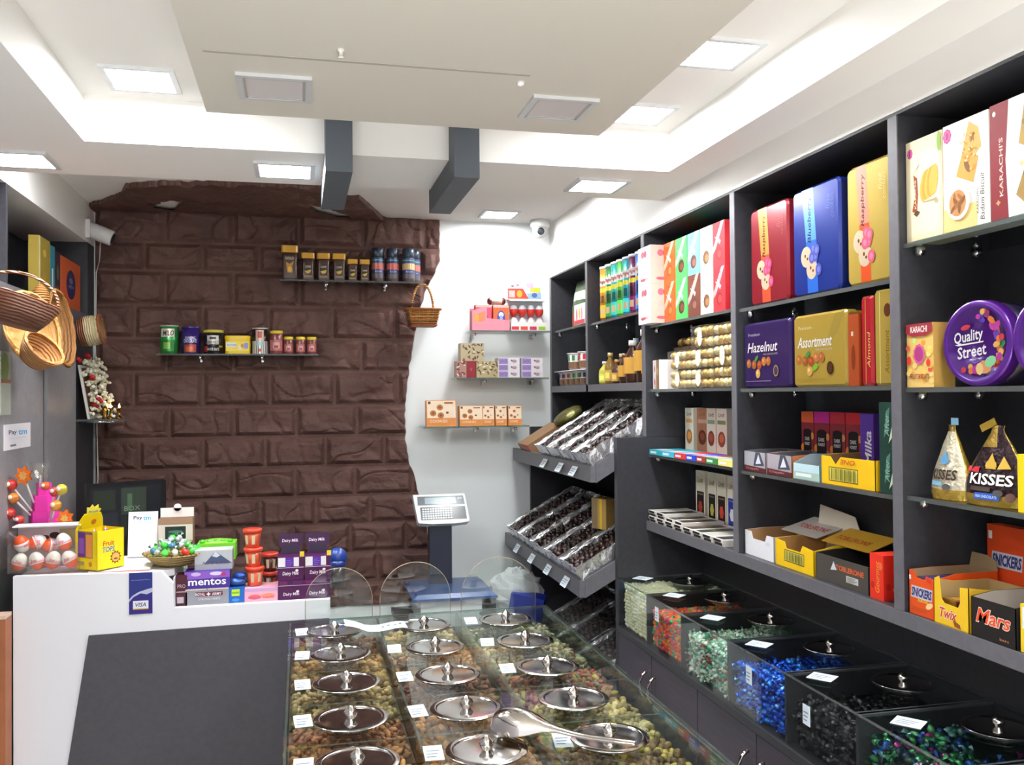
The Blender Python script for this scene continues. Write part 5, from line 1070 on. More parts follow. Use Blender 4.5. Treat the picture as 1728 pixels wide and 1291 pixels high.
# bay B: tube cans and bottles
TC = [('#e0962a', 'amber'), ('#2f7a44', 'dark green'), ('#27a3a0', 'left teal'), ('#4fb84a', 'bright green'), ('#2aa8b0', 'right teal'), ('#6a2350', 'maroon'), ('#1f6fd0', 'blue'), ('#ee8a3a', 'orange')]
for i, (c, n) in enumerate(TC):
    t = thing('snack_tube', f'{n} striped tall tube can of crisps in the second bay', 'tube can', (XF+.036, 3.668-.0700*i, zB+.0005), W_, 'tube cans of crisps in the second bay'); r, h = .0345, .226
    g = G(); g.lathe([(r, 0), (r, h)], seg=28, cols=c)
    for m_ in (-.9, -.3): pass
    cylart(g, r, h*.66, h*.80, -15, 62, '#f0ede8', k=1.01); cyltext(g, 'Pringles', r, h*.73, .044, .020, '#b83a34', .2, .02, 1.03, rad(24)); cylart(g, r, h*.54, h*.62, -30, 80, '#e8d84a', k=1.012); cylart(g, r, h*.06, h*.30, -20, 65, shade(c, 1.4), k=1.012); cylart(g, r, h*.12, h*.24, 5, 40, '#e8c890', k=1.016); cylart(g, r, h*.34, h*.48, -5, 40, shade(c, .6), k=1.012)
    g.build('body', 'tin', t); g = G(); g.lathe([(r*1.02, h-.003), (r*1.05, h), (r*1.05, h+.007), (r*.95, h+.008), (0, h+.006)], seg=28, cols='#e9e9ee'); g.build('cap', 'plastic', t)
def bottle(loc, label, r, h, body, cap, lab=None, capc='#e9e6e4', grp='bottles in the second bay', lz=(.1, .45), mat='plastic', sq=False):
    t = thing('bottle', label, 'bottle', loc, W_, grp)
    g = G(); g.lathe([(r*.92, 0), (r, .006), (r, h*.56), (r*.86, h*.66), (r*.42, h*.80), (r*.36, h*.90)], seg=24, cols=body, sx=1, sy=.8 if sq else 1); g.build('glass_body', mat, t)
    if lab:
        g = G(); cylart(g, r, h*lz[0], h*lz[1], -150, 150, lab, 26, 1.02); cylart(g, r, h*(lz[0]+.08), h*(lz[1]-.08), 10, 60, shade(lab, 1.3), 8, 1.035); g.build('label_band', 'card', t)
    g = G(); g.lathe([(r*.44, h*.88), (r*.48, h*.89), (r*.48, h), (0, h)], seg=18, cols=capc); g.build('cap', 'plastic', t)
bottle((XF+.03, 3.70, ZT+.0005), 'short yellow oil bottle, leftmost of the bottles', .026, .098, '#c9c04a', None, '#d8e06a')
bottle((XF+.03, 3.63, ZT+.0005), 'amber oil bottle with gold cap beside the yellow one', .024, .132, '#8a6a2a', None, '#d8b45a', '#c9a86a')
bottle((XF+.055, 3.56, ZT+.0005), 'small clear brown bottle behind the amber oil bottle', .022, .125, '#6a4a32', None, '#c9a86a', '#c9b48a')
bottle((XF+.026, 3.535, ZT+.0005), 'squat brown syrup bottle with cream label, first of the syrup row', .024, .10, '#4a2a1c', None, '#d8a858', '#c08a4a')
bottle((XF+.085, 3.47, ZT+.0005), 'tall brown bottle with pale cap at the back of the bottle row', .026, .185, '#4e2e20', None, None, '#cfd8da')
def swirl(y, x, r, h, label, capc='#e9e6e4'):
    t = thing('syrup_bottle', label, 'bottle', (x, y, ZT+.0005), W_, 'brown syrup bottles with swirl labels')
    g = G(); g.lathe([(r*.94, 0), (r, .008), (r, h*.58), (r*.9, h*.68), (r*.40, h*.84), (r*.36, h*.9)], seg=26, cols='#3f2216', sy=.8); g.build('glass_body', 'plastic', t)
    g = G(); cylart(g, r, h*.22, h*.60, -50, 110, '#d9a44a', 14, 1.015)
    for k, q in ((.8, '#8a5426'), (.6, '#e8bc62'), (.4, '#7a4620'), (.22, '#e0b050')):
        vs = []; n = 20
        for i in range(n): a = 6.283*i/n; ang = rad(35)+math.cos(a)*.75*k; vs.append((r*(1.03+.01*(1-k))*math.sin(ang), -r*(1.03+.01*(1-k))*math.cos(ang)*.82, h*.41+h*.18*k*math.sin(a)))
        g.add(vs, [tuple(range(n))], C(q))
    g.build('label_band', 'card', t); g = G(); g.lathe([(r*.42, h*.88), (r*.46, h*.89), (r*.44, h), (0, h)], seg=18, cols=capc); g.build('cap', 'plastic', t)
swirl(3.44, XF+.026, .030, .120, 'small swirl labelled syrup bottle, left of the large ones', '#7a4a2a'); swirl(3.365, XF+.030, .036, .168, 'medium swirl labelled syrup bottle in the middle of the row')
swirl(3.265, XF+.045, .046, .205, 'largest swirl labelled syrup bottle with white cap'); swirl(3.182, XF+.030, .034, .150, 'swirl labelled syrup bottle against the bay divider', '#6a4026')
# bay C top: cartons stacked two high
def tint(h, k): c = h.lstrip('#'); return '#'+''.join('%02x' % int(int(c[i:i+2], 16)*(1-k)+255*k) for i in (0, 2, 4))
def bisc(tone, dark):
    def fn(a):
        f = a['F']; f.p([(.0, .30), (.25, .42), (.62, .70), (.95, 1), (.70, 1), (.40, .76), (.12, .52), (0, .46)], tint(tone, .5)); f.e(.5, .30, f.w*.26, f.h*.16, dark, 14, .4); f.e(.56, .28, f.w*.16, f.h*.09, shade(dark, 1.5), 10, .2); f.t('Biscotti', .44, .62, .52, .09, '#fdfdfd', .2, .015, .9); f.t('fine', .5, .88, .3, .05, shade(tone, .6))
    return fn
def pinkbow(a):
    for q in ('F', 'R'):
        f = a[q]; f.e(.38, .80, f.w*.12, f.h*.09, '#c86a7a', 12); f.e(.58, .80, f.w*.12, f.h*.09, '#b85a6a', 12); f.t('Crème', .5, .5, .5, .12, '#c9a0a4', .2); f.e(.4, .14, f.w*.2, f.h*.04, '#d86a74'); f.t('wafer', .55, .16, .6, .10, '#d0525e', .2)
for k in range(2):
    sh('wafer_carton', f'white and pink carton turned cornerwise, {("lower", "upper")[k]} of two at the left of the biscuit stacks', 'carton', 3.095, 2.976, zC1+.1385*k, .138, .10, '#f4ecea', pinkbow, x=1.207, right='#eeb0a4', gap=0)
ST = [(2.972, 2.876, '#e8602a', '#a0522a', 'orange', 0), (2.872, 2.776, '#4fb85e', '#4a3020', 'green', 0), (2.772, 2.680, '#6cc4c8', '#5a3a34', None, 0), (2.676, 2.588, '#efe9d8', '#6a4a30', 'cream white', 0), (2.584, 2.502, '#cf2f38', '#8a2a2a', 'red', 0)]
for y0, y1, c, dk, nm, _ in ST:
    for k in range(2):
        cc, n2 = c, nm
        if nm is None: cc, n2 = (('#6a3a2c', 'brown') if k == 0 else (c, 'pale turquoise'))
        sh('biscuit_carton', f'{n2} biscuit carton'+(f', {("lower", "upper")[k]} of its stack of two' if nm else (' under the pale turquoise one' if k == 0 else ' on the brown one')), 'biscuit carton', y0, y1, zC1+.1385*k, .138, .11, cc, bisc(cc, dk), group='biscuit cartons stacked two high')
for k in range(2):
    g, fin = pouch('foil_pouch', f'dark silver foil pouch at the right end of the biscuit stacks, {("lower", "upper")[k]} one', (XF+.01, 2.470, zC1+.001+.139*k), W_, .066, .145, .06, '#5a5450', lambda t, u: '#b5b1ac' if (u*2+t*3) % 1 < .5 else '#5a4a44', 'tin'); fin()
# bay C middle: gold chocolate boxes
def goldbox(y0, y1, z, h, d, label, rows, cols_, stick=1, x=None):
    w = abs(y0-y1)-.004; t = thing('chocolate_box', label, 'chocolate box', (x or XF, (y0+y1)/2, z+.0005), W_, 'clear boxes of gold wrapped chocolates')
    g = G(); rr = min(w/cols_, h/rows)*.5
    for i in range(cols_):
        for j in range(rows):
            c = (-w/2+w*(i+.5)/cols_, rr*1.15, h*(j+.5)/rows); g.ell(c, (w/cols_*.44, rr*.95, h/rows*.46), R_.choice(['#e8cc86', '#d2ac5c', '#f4e0a8']), 10, 7)
            g.ell((c[0], c[1]-rr*.72, c[2]), (rr*.35, rr*.25, rr*.35), '#e9dcb8', 8, 5)
    g.box(-w/2+.004, w/2-.004, rr*2.2, d-.004, .004, h-.004, '#a87f38'); g.build('chocolates', 'goldfoil', t)
    g = G(); g.box(-w/2, w/2, 0, d, 0, h, '#fff'); g.build('clear_case', 'clear_plastic', t)
    for k in range(stick): g = G(); f = Art(g, (-w/2, -.0008, 0), (1, 0, 0), (0, 0, 1), w, h); u = (k+.5)/stick; f.e(u, .5, .019 if stick > 1 else .017, h*.40 if stick > 1 else .030, '#e8dcc0', 20); f.e(u, .5, .013, h*.28 if stick > 1 else .022, '#f4efe4', 18); f.t('Rocher', u, .5, .022/w, .10, '#8a5a2a'); g.build('seal', 'card', t)
goldbox(2.95, 2.615, zC2, .064, .10, 'long clear box of gold chocolates, lower of the stacked pair', 2, 8, 2)
goldbox(2.95, 2.615, zC2+.065, .064, .10, 'long clear box of gold chocolates, upper of the stacked pair', 2, 8, 2)
goldbox(2.755, 2.615, zC2+.130, .072, .09, 'small clear box of gold chocolates on top of the stacked pair', 2, 3, 1)
goldbox(2.608, 2.448, zC2, .198, .07, 'large upright clear box of gold chocolates beside the stacked pair', 6, 5, 1)
g = G(); w = .11
for i in range(7): g.ell((-.10+.033*i, .035, .030), (.017, .02, .018), R_.choice(['#8a6a3a', '#6a4a2c', '#b99a5a']), 10, 7)
g.box(-.12, .12, .01, .07, 0, .014, '#4a3424'); tag(g.build('truffle_bag', 'wrap', loc=(XF+.02, 2.84, zC2+.131), rz=W_), 'brown bag of truffles lying on the stacked chocolate boxes', 'bag')
t = thing('gift_carton', 'open white carton with pink print at the left of the gold chocolates', 'carton', (XF, 3.055, zC2+.0005), W_+rad(-8))
g = G(); g.box(-.045, .045, 0, .07, 0, .105, '#efe4e2'); f = faces(g, .09, .07, .105); f['F'].e(.3, .7, .008, .012, '#c87a84'); f['F'].r(.55, .0, 1, 1, '#8a6a4a'); f['F'].p([(.5, 0), (.55, .55), (.3, .0)], '#d8c0b4'); f['F'].e(.78, .6, .012, .015, '#b89a6a'); f['F'].e(.3, .25, .008, .012, '#d0606a'); g.build('carton', 'card', t)
# bay C lower: tall bars at the back, flat bars in front
def lin(c1, c2, lab):
    def fn(a): f = a['F']; f.t('Lindt', .5, .87, .6, .08, '#8a6a4a', .2, .02); f.r(.1, .68, .9, .76, c1); f.e(.5, .38, f.w*.36, f.h*.16, c2, 14); f.e(.5, .40, f.w*.22, f.h*.09, shade(c2, 1.4), 10); f.r(0, 0, 1, .05, '#c9b89a')
    return fn
for y0, y1, c, a1, a2, n, x in [(3.095, 3.022, '#e9e0d0', '#e0a860', '#a8703c', 'cream bar carton with amber print, leftmost of the tall row', 1.385), (3.01, 2.918, '#b97a5c', '#d8a890', '#6a3424', 'brown bar carton with round chocolates, second of the tall row', 1.392), (2.914, 2.842, '#e6dccb', '#8aa07a', '#7a3a28', 'cream bar carton with brown oval, third of the tall row', 1.385), (2.838, 2.76, '#e6dccb', '#7a8a5a', '#8a4a2c', 'cream bar carton half hidden behind the divider', 1.385)]:
    sh('bar_carton', n, 'chocolate carton', y0, y1, zC3, .168, .06, c, lin(a1, a2, ''), x=x, group='tall chocolate cartons at the back of the bar shelf')
for i, (y0, y1, c, n) in enumerate([(3.098, 2.985, '#2f9fb0', 'turquoise'), (2.982, 2.875, '#48b4d0', 'pale blue'), (2.872, 2.78, '#d8343a', 'bright red'), (2.777, 2.70, '#2a4ad0', 'royal blue'), (2.697, 2.63, '#a03a34', 'dull red'), (2.627, 2.545, '#3a8a4a', 'green'), (2.542, 2.446, '#e8dc7a', 'pale yellow')]):
    sh('chocolate_bar', f'{n} flat chocolate bar lying at the front edge of the bar shelf', 'chocolate bar', y0, y1, zC3, .018, .12, c, lambda a: (a['F'].r(.1, .3, .6, .7, '#e8e8e8'), a['T'].r(.1, .1, .9, .5, '#b8b8c0')), group='flat bars on the bar shelf', x=XF-.012)
def slab(c): 
    def fn(a): f = a['F']; f.r(.12, .1, .88, .60, c); f.e(.5, .3, f.w*.24, f.h*.13, {'#2a1a1c': '#c04a2c', '#1c1a18': '#c9c05a', '#2a1414': '#d84a3a', '#2038a0': '#e8ecf4'}[c], 12, 0, .2); f.t('Lindt', .5, .82, .6, .10, '#8a7a5a', .2, .02); f.t('EXCELLENCE', .5, .55, .55, .03, '#d8c8a0')
    return fn
for y0, y1, c, n in [(3.052, 2.975, '#2a1a1c', 'cream slab with dark panel and red picture, leftmost of the upright slabs'), (2.955, 2.885, '#1c1a18', 'cream slab with dark panel and yellow fruit, second of the upright slabs'), (2.882, 2.81, '#2a1414', 'cream slab with red fruit panel, third of the upright slabs'), (2.806, 2.735, '#2038a0', 'cream slab with blue panel, rightmost of the upright slabs')]:
    sh('chocolate_slab', n, 'chocolate slab', y0, y1, Z0, .185, .015, '#e9e0cc', slab(c), x=1.405, group='upright cream chocolate slabs')
for i, (y, k) in enumerate(((3.06, 4), (2.985, 4), (2.91, 3), (2.835, 3), (2.76, 2), (2.685, 2), (2.61, 2), (2.535, 2))):
    for j in range(k):
        sh('chocolate_bar', f'black and white flat bar, layer {("one", "two", "three", "four")[j]} from the shelf in pile {("one", "two", "three", "four", "five", "six", "seven", "eight")[i]} from the left', 'chocolate bar', y+.036, y-.036, Z0+.0105*j, .0100, .15, '#d8d4cc', lambda a: (a['F'].r(.06, .12, .78, .9, '#1e1c1e'), a['T'].r(.05, .05, .8, .9, ['#3a3a3e', '#4a3430', '#2f3a34', '#b8b4ac'][(i+j) % 4]), a['T'].t('LINDT', .3, .5, .3, .2, '#c9b88a')), x=XF-.014-.004*(j % 2), group='piled flat bars on the bottom board')
# bay D: big tins
def tin(name, label, y0, y1, z, h, d, colr, fn=None, r=.018, mat='tin', x=None, lean=0, rimc=None):
    w = abs(y0-y1)-.003; t = thing(name, label, 'tin', ((x or XF), (y0+y1)/2, z+.0005), W_, 'flat gift tins in the shelf unit', rot=(0, 0, W_) if not lean else (rad(lean), 0, W_))
    g = G(); P1, P2 = rrect(w, h, r), rrect(w-.012, h-.012, max(.004, r-.006), 5, 0, .006); m = len(P1)
    vs = [(p[0], 0, p[1]) for p in P2]+[(p[0], .006, p[1]) for p in P1]+[(p[0], d*.6, p[1]) for p in P1]
    g.add(vs, [tuple(range(m))]+[(k*m+(i+1) % m, k*m+i, (k+1)*m+i, (k+1)*m+(i+1) % m) for k in range(2) for i in range(m)], C(colr), 0, False)
    f = Art(g, (-w/2, 0, 0), (1, 0, 0), (0, 0, 1), w, h)
    if fn: fn(f)
    g.build('tin_lid', mat, t); P3 = rrect(w-.005, h-.005, r-.002, 5, 0, .0025); g = G(); g.prism(P3, d*.6+.0004, d, rimc or shade(colr, .7)); g.build('tin_base', mat, t)
    return t
def berry(c1, c2, word, fruit, emb):
    def fn(f):
        f.p([(.22, .985), (.46, .985), (.52, .5), (.55, .02), (.33, .02), (.30, .5)], c1); f.p([(.30, .5), (.52, .5), (.55, .02), (.33, .02)], c2)
        f.t(word, .385, .70, .10, .44, '#4a2a30' if word != 'Blueberry' else '#16285e', .2, .01, math.pi/2)
        for (u, v, q) in ((.30, .36, .024), (.42, .24, .024)): f.e(u, v, q, q*1.1, '#d9c3a6', 18); f.e(u-.02, v+.01, .004, .005, '#7a4a2c', 7); f.e(u+.03, v-.02, .004, .004, '#7a4a2c', 7)
        for (u, v) in ((.46, .42), (.50, .35), (.43, .34), (.57, .22), (.53, .40)): f.e(u, v, .013, .015, fruit, 12); f.e(u, v, .007, .008, shade(fruit, 1.35), 8)
        f.t('fine', .78, .80, .10, .14, emb, .3, 0, math.pi/2); f.t('cookies', .86, .76, .08, .22, emb, .3, 0, math.pi/2)
    return fn
tin('gift_tin', 'large dark red tin with an orange ribbon print, on the top glass shelf', 2.345, 2.140, zD1, .272, .055, '#8e1f2c', berry('#e8984a', '#e85a3a', 'Raspberry', '#e0527a', '#a8404a'), x=XF)
tin('gift_tin', 'large royal blue tin with a pale blue ribbon print, middle of three', 2.118, 1.905, zD1, .274, .055, '#1c3288', berry('#5a9ae0', '#2f6fd8', 'Blueberry', '#5a62b8', '#3a56a8'), x=XF)
tin('gift_tin', 'large gold tin with a pink ribbon print, right of the blue tin', 1.88, 1.712, zD1, .277, .055, '#bfa24a', berry('#e8907a', '#e8582c', 'Raspberry', '#e0647e', '#d9c27a'), x=XF)
def nuts(word, gold):
    def fn(f):
        if gold: f.p([(.62, .55), (.80, .95), (.98, .98), (.85, .7)], '#a88f3e'); f.p([(.70, .35), (.9, .75), (.95, .6)], '#b0973f')
        f.t('Premium', .24, .82, .26, .05, '#d8c890' if gold else '#a8a0b8', 0, .01); f.t(word, .42, .62, .66, .15, '#f4f0ea', .25, .012); f.t('FINE CHOCOLATES', .6, .505, .3, .025, '#c9bfa8')
        for u, v, c in ((.12, .38, '#b5713a'), (.24, .36, '#a8622f'), (.36, .35, '#b0522c'), (.46, .40, '#c07a44'), (.33, .22, '#d8a860'), (.56, .40, '#b06a3a')): f.e(u, v, .013, .013, c, 12); f.e(u-.012, v+.015, .005, .005, shade(c, 1.3), 8)
        f.e(.30, .45, .012, .006, '#4a9a4a', 10, .6); f.e(.44, .27, .014, .008, '#8ab83a', 10, .4) if gold else None
        f.e(.72, .25, .014, .016, '#3a2418' if gold else '#a08a5a', 16); f.e(.72, .25, .010, .012, '#5a3a24' if gold else '#4a3a5a', 16); f.r(.06, .10, .62, .112, '#8a7aa0' if not gold else '#a88c3a')
    return fn
tin('gift_tin', 'dark purple square tin with white script and hazelnuts', 2.392, 2.136, zD2, .185, .045, '#33205a', nuts('Hazelnut', False), r=.012)
tin('gift_tin', 'gold square tin with white script and mixed nuts', 2.122, 1.885, zD2, .184, .05, '#b3963f', nuts('Assortment', True), r=.012, rimc='#c9822a')
sh('gift_carton', 'thin orange brown carton standing beside the gold square tin', 'carton', 1.880, 1.838, zD2, .168, .10, '#b5522a', lambda a: (a['F'].r(.3, .7, .5, .76, '#e8d8c0'), a['F'].e(.5, .4, .008, .03, '#8a3a1e')), mat='tin')
tin('gift_tin', 'narrow red tin with gold edges between the orange carton and the gold tin', 1.832, 1.786, zD2, .205, .06, '#b5202c', lambda f: (f.r(.42, .02, .46, .98, '#d8b45a'), f.t('Almond', .7, .4, .25, .4, '#e8c86a', .2, 0, math.pi/2)), r=.006)
tin('gift_tin', 'narrow gold tin at the right end of the square tins', 1.783, 1.712, zD2, .213, .06, '#b89c46', lambda f: (f.r(.30, .02, .34, .98, '#e8d88a'), f.t('Assortment', .68, .35, .22, .45, '#8a6a2a', .2, 0, math.pi/2), f.e(.72, .78, .012, .015, '#6a3a20')), r=.006)
# bay D lower: opened display cartons
def tray_box(name, label, y0, y1, z, hf, hb, d, outer, inner, fn=None, x=None, rz=0, cut=None, backflap=None, group='opened display cartons on the lower shelves', side=None):
    """open topped display box: low front, rising sides, high back"""
    w = abs(y0-y1)-.003; t = thing(name, label, 'display box', ((x or XF), (y0+y1)/2, z+.0005), W_+rz, group); k = .0015
    g = G(); c = cut or [(0, 1), (1, 1)]
    g.prism([(-w/2, 0), (w/2, 0)]+[(-w/2+w*u, hf*v) for u, v in reversed(c)], 0, k, outer)
    f = Art(g, (-w/2, 0, 0), (1, 0, 0), (0, 0, 1), w, hf)
    if fn: fn(f)
    for s in (-1, 1): g.prism([(0, 0), (d, 0), (d, hb), (d*.35, hb), (0, hf*c[0 if s < 0 else -1][1])], s*(w/2-k/2)-k/2, s*(w/2-k/2)+k/2, side or outer, axis='x')
    g.box(-w/2+k, w/2-k, d-k, d, 0, hb, inner, back=outer); g.box(-w/2+k, w/2-k, k, d-k, 0, k, inner)
    for s in (-1, 1): q = s*(w/2-k); g.prism([(k, k), (d-k, k), (d-k, hb-.0005), (d*.35, hb-.0005), (k, hf*c[0 if s < 0 else -1][1]-.0005)], min(q-s*.0008, q), max(q-s*.0008, q), inner, axis='x')
    g.build('carton', 'card', t)
    if backflap:
        fh, fc, ang = backflap; g = G(); g.M = Matrix.Translation((0, d, hb)) @ Matrix.Rotation(rad(ang), 4, 'X'); g.prism([(-w/2, 0), (w/2, 0), (w/2-.006, fh*.7), (w/2-.03, fh), (-w/2+.005, fh*1.0)], -.001, .001, fc); g.build('flap', 'card', t)
    return t
def bars(t_, n, w, d, cols_, z=.012, h=.018, name='chocolate_bar', lab='bar'):
    base = Matrix.Translation(t_.location) @ Matrix.Rotation(t_.rotation_euler.z, 4, 'Z')
    for i in range(n):
        g = G(); x = -w/2+w*(i+.5)/n; ww = w/n*.46
        g.box(-ww, ww, -d/2, d/2, 0, h, cols_[i % len(cols_)]); Art(g, (-ww, -d/2, h), (1, 0, 0), (0, 1, 0), ww*2, d).r(.2, .1, .8, .6, shade(cols_[i % len(cols_)], 1.4))
        q = base @ Vector((x, d/2+.012, z)); tag(g.build(name, 'wrap', loc=tuple(q), rz=t_.rotation_euler.z), lab.format(('first', 'second', 'third', 'fourth', 'fifth', 'sixth')[i]), 'chocolate bar', lab.split(',')[0])
def silver(f): f.p([(0, 0), (1, 0), (1, .22), (0, .3)], '#5a2024'); f.p([(.45, .3), (.95, .35), (.75, 1), (.55, 1)], '#4a4a58'); f.p([(.55, .4), (.8, .45), (.68, .9)], '#d8dce8'); f.t('Crispello', .4, .14, .6, .13, '#c9a0a0')
b = tray_box('display_box', 'open silver and maroon bar carton, leftmost on the lower glass shelf', 2.398, 2.272, zD3, .056, .060, .14, '#a8a8b0', '#6a6a70', silver); bars(b, 3, .11, .10, ['#7a7a88', '#5a2a34', '#8a8a98'], lab='silver wrapped bar in the leftmost silver and maroon carton, {} from the left')
b = tray_box('display_box', 'open silver and maroon bar carton beside the leftmost one', 2.266, 2.135, zD3, .056, .060, .14, '#a8a0a8', '#6a6a70', silver, side='#c87a4a'); bars(b, 3, .11, .10, ['#6a6a7c', '#8a8a9a', '#5a2a34'], lab='silver wrapped bar in the second silver and maroon carton, {} from the left')
b = tray_box('display_box', 'open pale blue bar carton on the lower glass shelf', 2.130, 2.005, zD3, .040, .062, .14, '#bcd8e0', '#9aa8ac', lambda f: (f.r(0, 0, 1, .5, '#a8c0b8'), f.r(.1, .2, .7, .4, '#dfe8ea')), side='#6aa8cc'); bars(b, 3, .10, .10, ['#cfd8e4', '#4a7ac0', '#dfe4ea'], lab='pale wrapped bar in the pale blue carton, {} from the left')
def bar_code(f, u0, u1, v0, v1, frame='#5a4a18'):
    f.r(u0-.02, v0-.05, u1+.02, v1+.05, frame); f.r(u0-.008, v0-.02, u1+.008, v1+.02, '#e0d060')
    for i in range(18): q = u0+(u1-u0)*i/18; f.r(q, v0, q+(u1-u0)/18*(.35+.3*((i*5) % 3)/2), v1, '#6a6a28')
tray_box('display_box', 'yellow open carton with a framed stripe panel, near the tall dark green carton', 2.000, 1.782, zD3, .068, .072, .14, '#eebd1c', '#8a6a4a', lambda f: (bar_code(f, .17, .68, .18, .58), f.t('ONE', .52, .84, .28, .18, '#c8642c', .2, .02, math.pi)), cut=[(0, 1), (.18, 1), (.28, .72), (.38, 1), (1, 1)])
for i, (y0, y1, c1, n) in enumerate([(2.318, 2.255, '#d8603a', 'orange'), (2.253, 2.178, '#c02f8a', 'magenta'), (2.176, 2.106, '#b83040', 'red'), (2.104, 2.035, '#c23038', 'bright red')]):
    sh('chocolate_carton', f'{n} topped carton with a dark label, in the row behind the open cartons', 'carton', y0, y1, zD3, .170, .05, '#8a3038', lambda a, c1=c1: (a['F'].r(0, .82, 1, 1, c1), a['F'].e(.12, .4, .01, .012, '#d8803a'), a['F'].e(.88, .3, .01, .014, '#c86a3a'), a['F'].e(.9, .6, .008, .01, '#d8904a'), a['F'].r(.18, .04, .82, .68, '#1c1618'), a['F'].e(.5, .68, .02, .006, '#1c1618'), a['F'].t('DARK', .5, .55, .4, .06, '#d8d0d0', 0, .02), a['F'].t('FOREST', .5, .47, .45, .05, '#d8d0d0', 0, .02)), x=1.395, group='cartons with dark labels at the back')
sh('chocolate_carton', 'purple carton with white upright script in the back row', 'carton', 1.99, 1.935, zD3, .170, .08, '#5a3aa0', lambda a: (a['F'].r(0, 0, 1, .3, '#3a3a6a'), a['F'].t('Milka', .6, .5, .5, .5, '#ece8f4', .2, .02, math.pi/2)), x=1.36)
for k in range(2):
    sh('mint_carton', f'tall dark green carton with pale leaf print, {("lower", "upper")[k]} of two by the divider', 'carton', 1.768, 1.712, zD3+.1005*k, .100, .07, '#16382f', lambda a: (a['F'].p([(.3, .2), (.45, .8), (.7, .9), (.55, .4)], '#4a7a6a'), a['F'].p([(.6, .1), (.9, .6), (.95, .3)], '#c9d8b8'), a['F'].t('After', .5, .5, .3, .5, '#8ab0a0', .3, 0, math.pi/2)))
# bay D bottom
tray_box('display_box', 'white open carton with red lettering inside, on the bottom board', 2.398, 2.232, Z0, .068, .072, .17, '#e4e4e8', '#b08a62', lambda f: f.r(.72, .6, .86, .72, '#c9d8ea'), cut=[(0, 1), (.22, 1.0), (.28, .72), (.70, .72), (.76, 1), (1, 1)])
g = G(); g.M = Matrix.Rotation(rad(-74), 4, 'X'); g.box(-.09, .09, 0, .002, 0, .11, '#c8c0b8'); f = Art(g, (-.09, 0, 0), (1, 0, 0), (0, 0, 1), .18, .11); f.t('TOBLERONE', .5, .45, .8, .22, '#c8322c', 0, .02)
tag(g.build('card_flap', 'card', loc=(1.34, 2.25, Z0+.075), rz=W_), 'pale card flap with red lettering between the white and yellow cartons', 'card')
b = tray_box('display_box', 'yellow open carton with a framed stripe panel on the bottom board', 2.226, 2.036, Z0, .070, .074, .17, '#efc318', '#a87c4c', lambda f: bar_code(f, .26, .74, .28, .62), cut=[(0, 1), (.25, .95), (.30, .72), (.66, .72), (.72, .98), (1, .9)])
bars(b, 4, .15, .11, ['#d8a82a', '#c8802a', '#d8b03a', '#a8582c'], lab='golden wrapped bar in the bottom yellow carton, {} from the left')
def dark_tob(f): f.t('TOBLERONE', .66, .66, .52, .2, '#d8602f', 0, .03); f.p([(.30, .5), (.36, .85), (.42, .55)], '#c9d0d8'); f.r(.60, .22, .82, .46, '#c9c9c4'); f.lines(.62, .25, .80, .44, 5, '#55554f')
tray_box('display_box', 'dark grey open carton with orange lettering on the bottom board', 2.030, 1.812, Z0, .064, .070, .16, '#4a4540', '#2c2a2a', dark_tob)
g = G(); g.M = Matrix.Rotation(rad(-72), 4, 'X'); g.box(-.10, .10, 0, .002, 0, .09, '#d9a73a'); f = Art(g, (-.10, 0, 0), (1, 0, 0), (0, 0, 1), .2, .09); f.t('TOBLERONE', .45, .4, .7, .22, '#b84a24', 0, .02)
tag(g.build('card_flap', 'card', loc=(1.33, 2.02, Z0+.077), rz=W_), 'golden card flap with red lettering behind the dark grey carton', 'card')
g = G(); g.M = Matrix.Rotation(rad(-12), 4, 'X'); vs = []; P_ = [(-.10, 0), (.10, 0), (.09, .09), (.05, .135), (-.02, .142), (-.118, .150)]
g.prism(P_, -.001, .001, '#d9cdbd'); tag(g.build('card_flap', 'card', loc=(1.40, 2.165, Z0+.001), rz=W_), 'tall blank cream card flap standing behind the yellow carton', 'card')
def redb(a):
    for q in ('F', 'R'): f = a[q]; f.t('Gourmet', .55, .5, .3, .7, '#e8a03a', .2, 0, math.pi/2); f.e(.2, .3, .006, .008, '#b8201c'); f.e(.8, .75, .007, .009, '#e86a3a')
sh('chocolate_carton', 'bright red carton by the divider on the bottom board, the front one', 'carton', 1.806, 1.756, Z0, .100, .06, '#e23422', redb, x=XF-.002, right='#d02c20')
sh('chocolate_carton', 'bright red carton half hidden behind the divider on the bottom board', 'carton', 1.750, 1.705, Z0, .112, .06, '#e03020', redb, x=XF+.03)
# bay E
def rose(f, u, v, r=.011): f.e(u, v, r*.8, r, '#c0408a', 16, 0, .1); f.e(u, v, r*.6, r*.78, '#d8609f', 14); f.r(u-.018, v-.03, u+.018, v+.03, '#a82a70')
def e1(a):
    f = a['F']; f.r(.02, .02, .98, .98, '#efe0b8'); f.r(.06, .06, .94, .86, '#f2e6c4'); rose(f, .12, .88)
    for i in range(5): f.e(.52+.065*i, .52+.008*i, .013, .032, ['#e0b048', '#cf9a34'][i % 2], 14, -.15)
    f.p([(.18, .30), (.30, .27), (.34, .45), (.32, .62), (.22, .66), (.26, .45)], '#9a4a34'); f.t('KARACHI', .27, .46, .05, .28, '#f0d8b0', 0, .01, math.pi/2); f.p([(.22, .27), (.3, .24), (.4, .28), (.3, .3)], '#5a4030'); f.p([(.22, .66), (.36, .72), (.4, .76), (.3, .70)], '#6a5040'); f.e(.84, .35, .004, .006, '#b8a88a'); f.r(.48, .36, .84, .37, '#b8a070'); f.e(.94, .9, .006, .02, '#8ab04a')
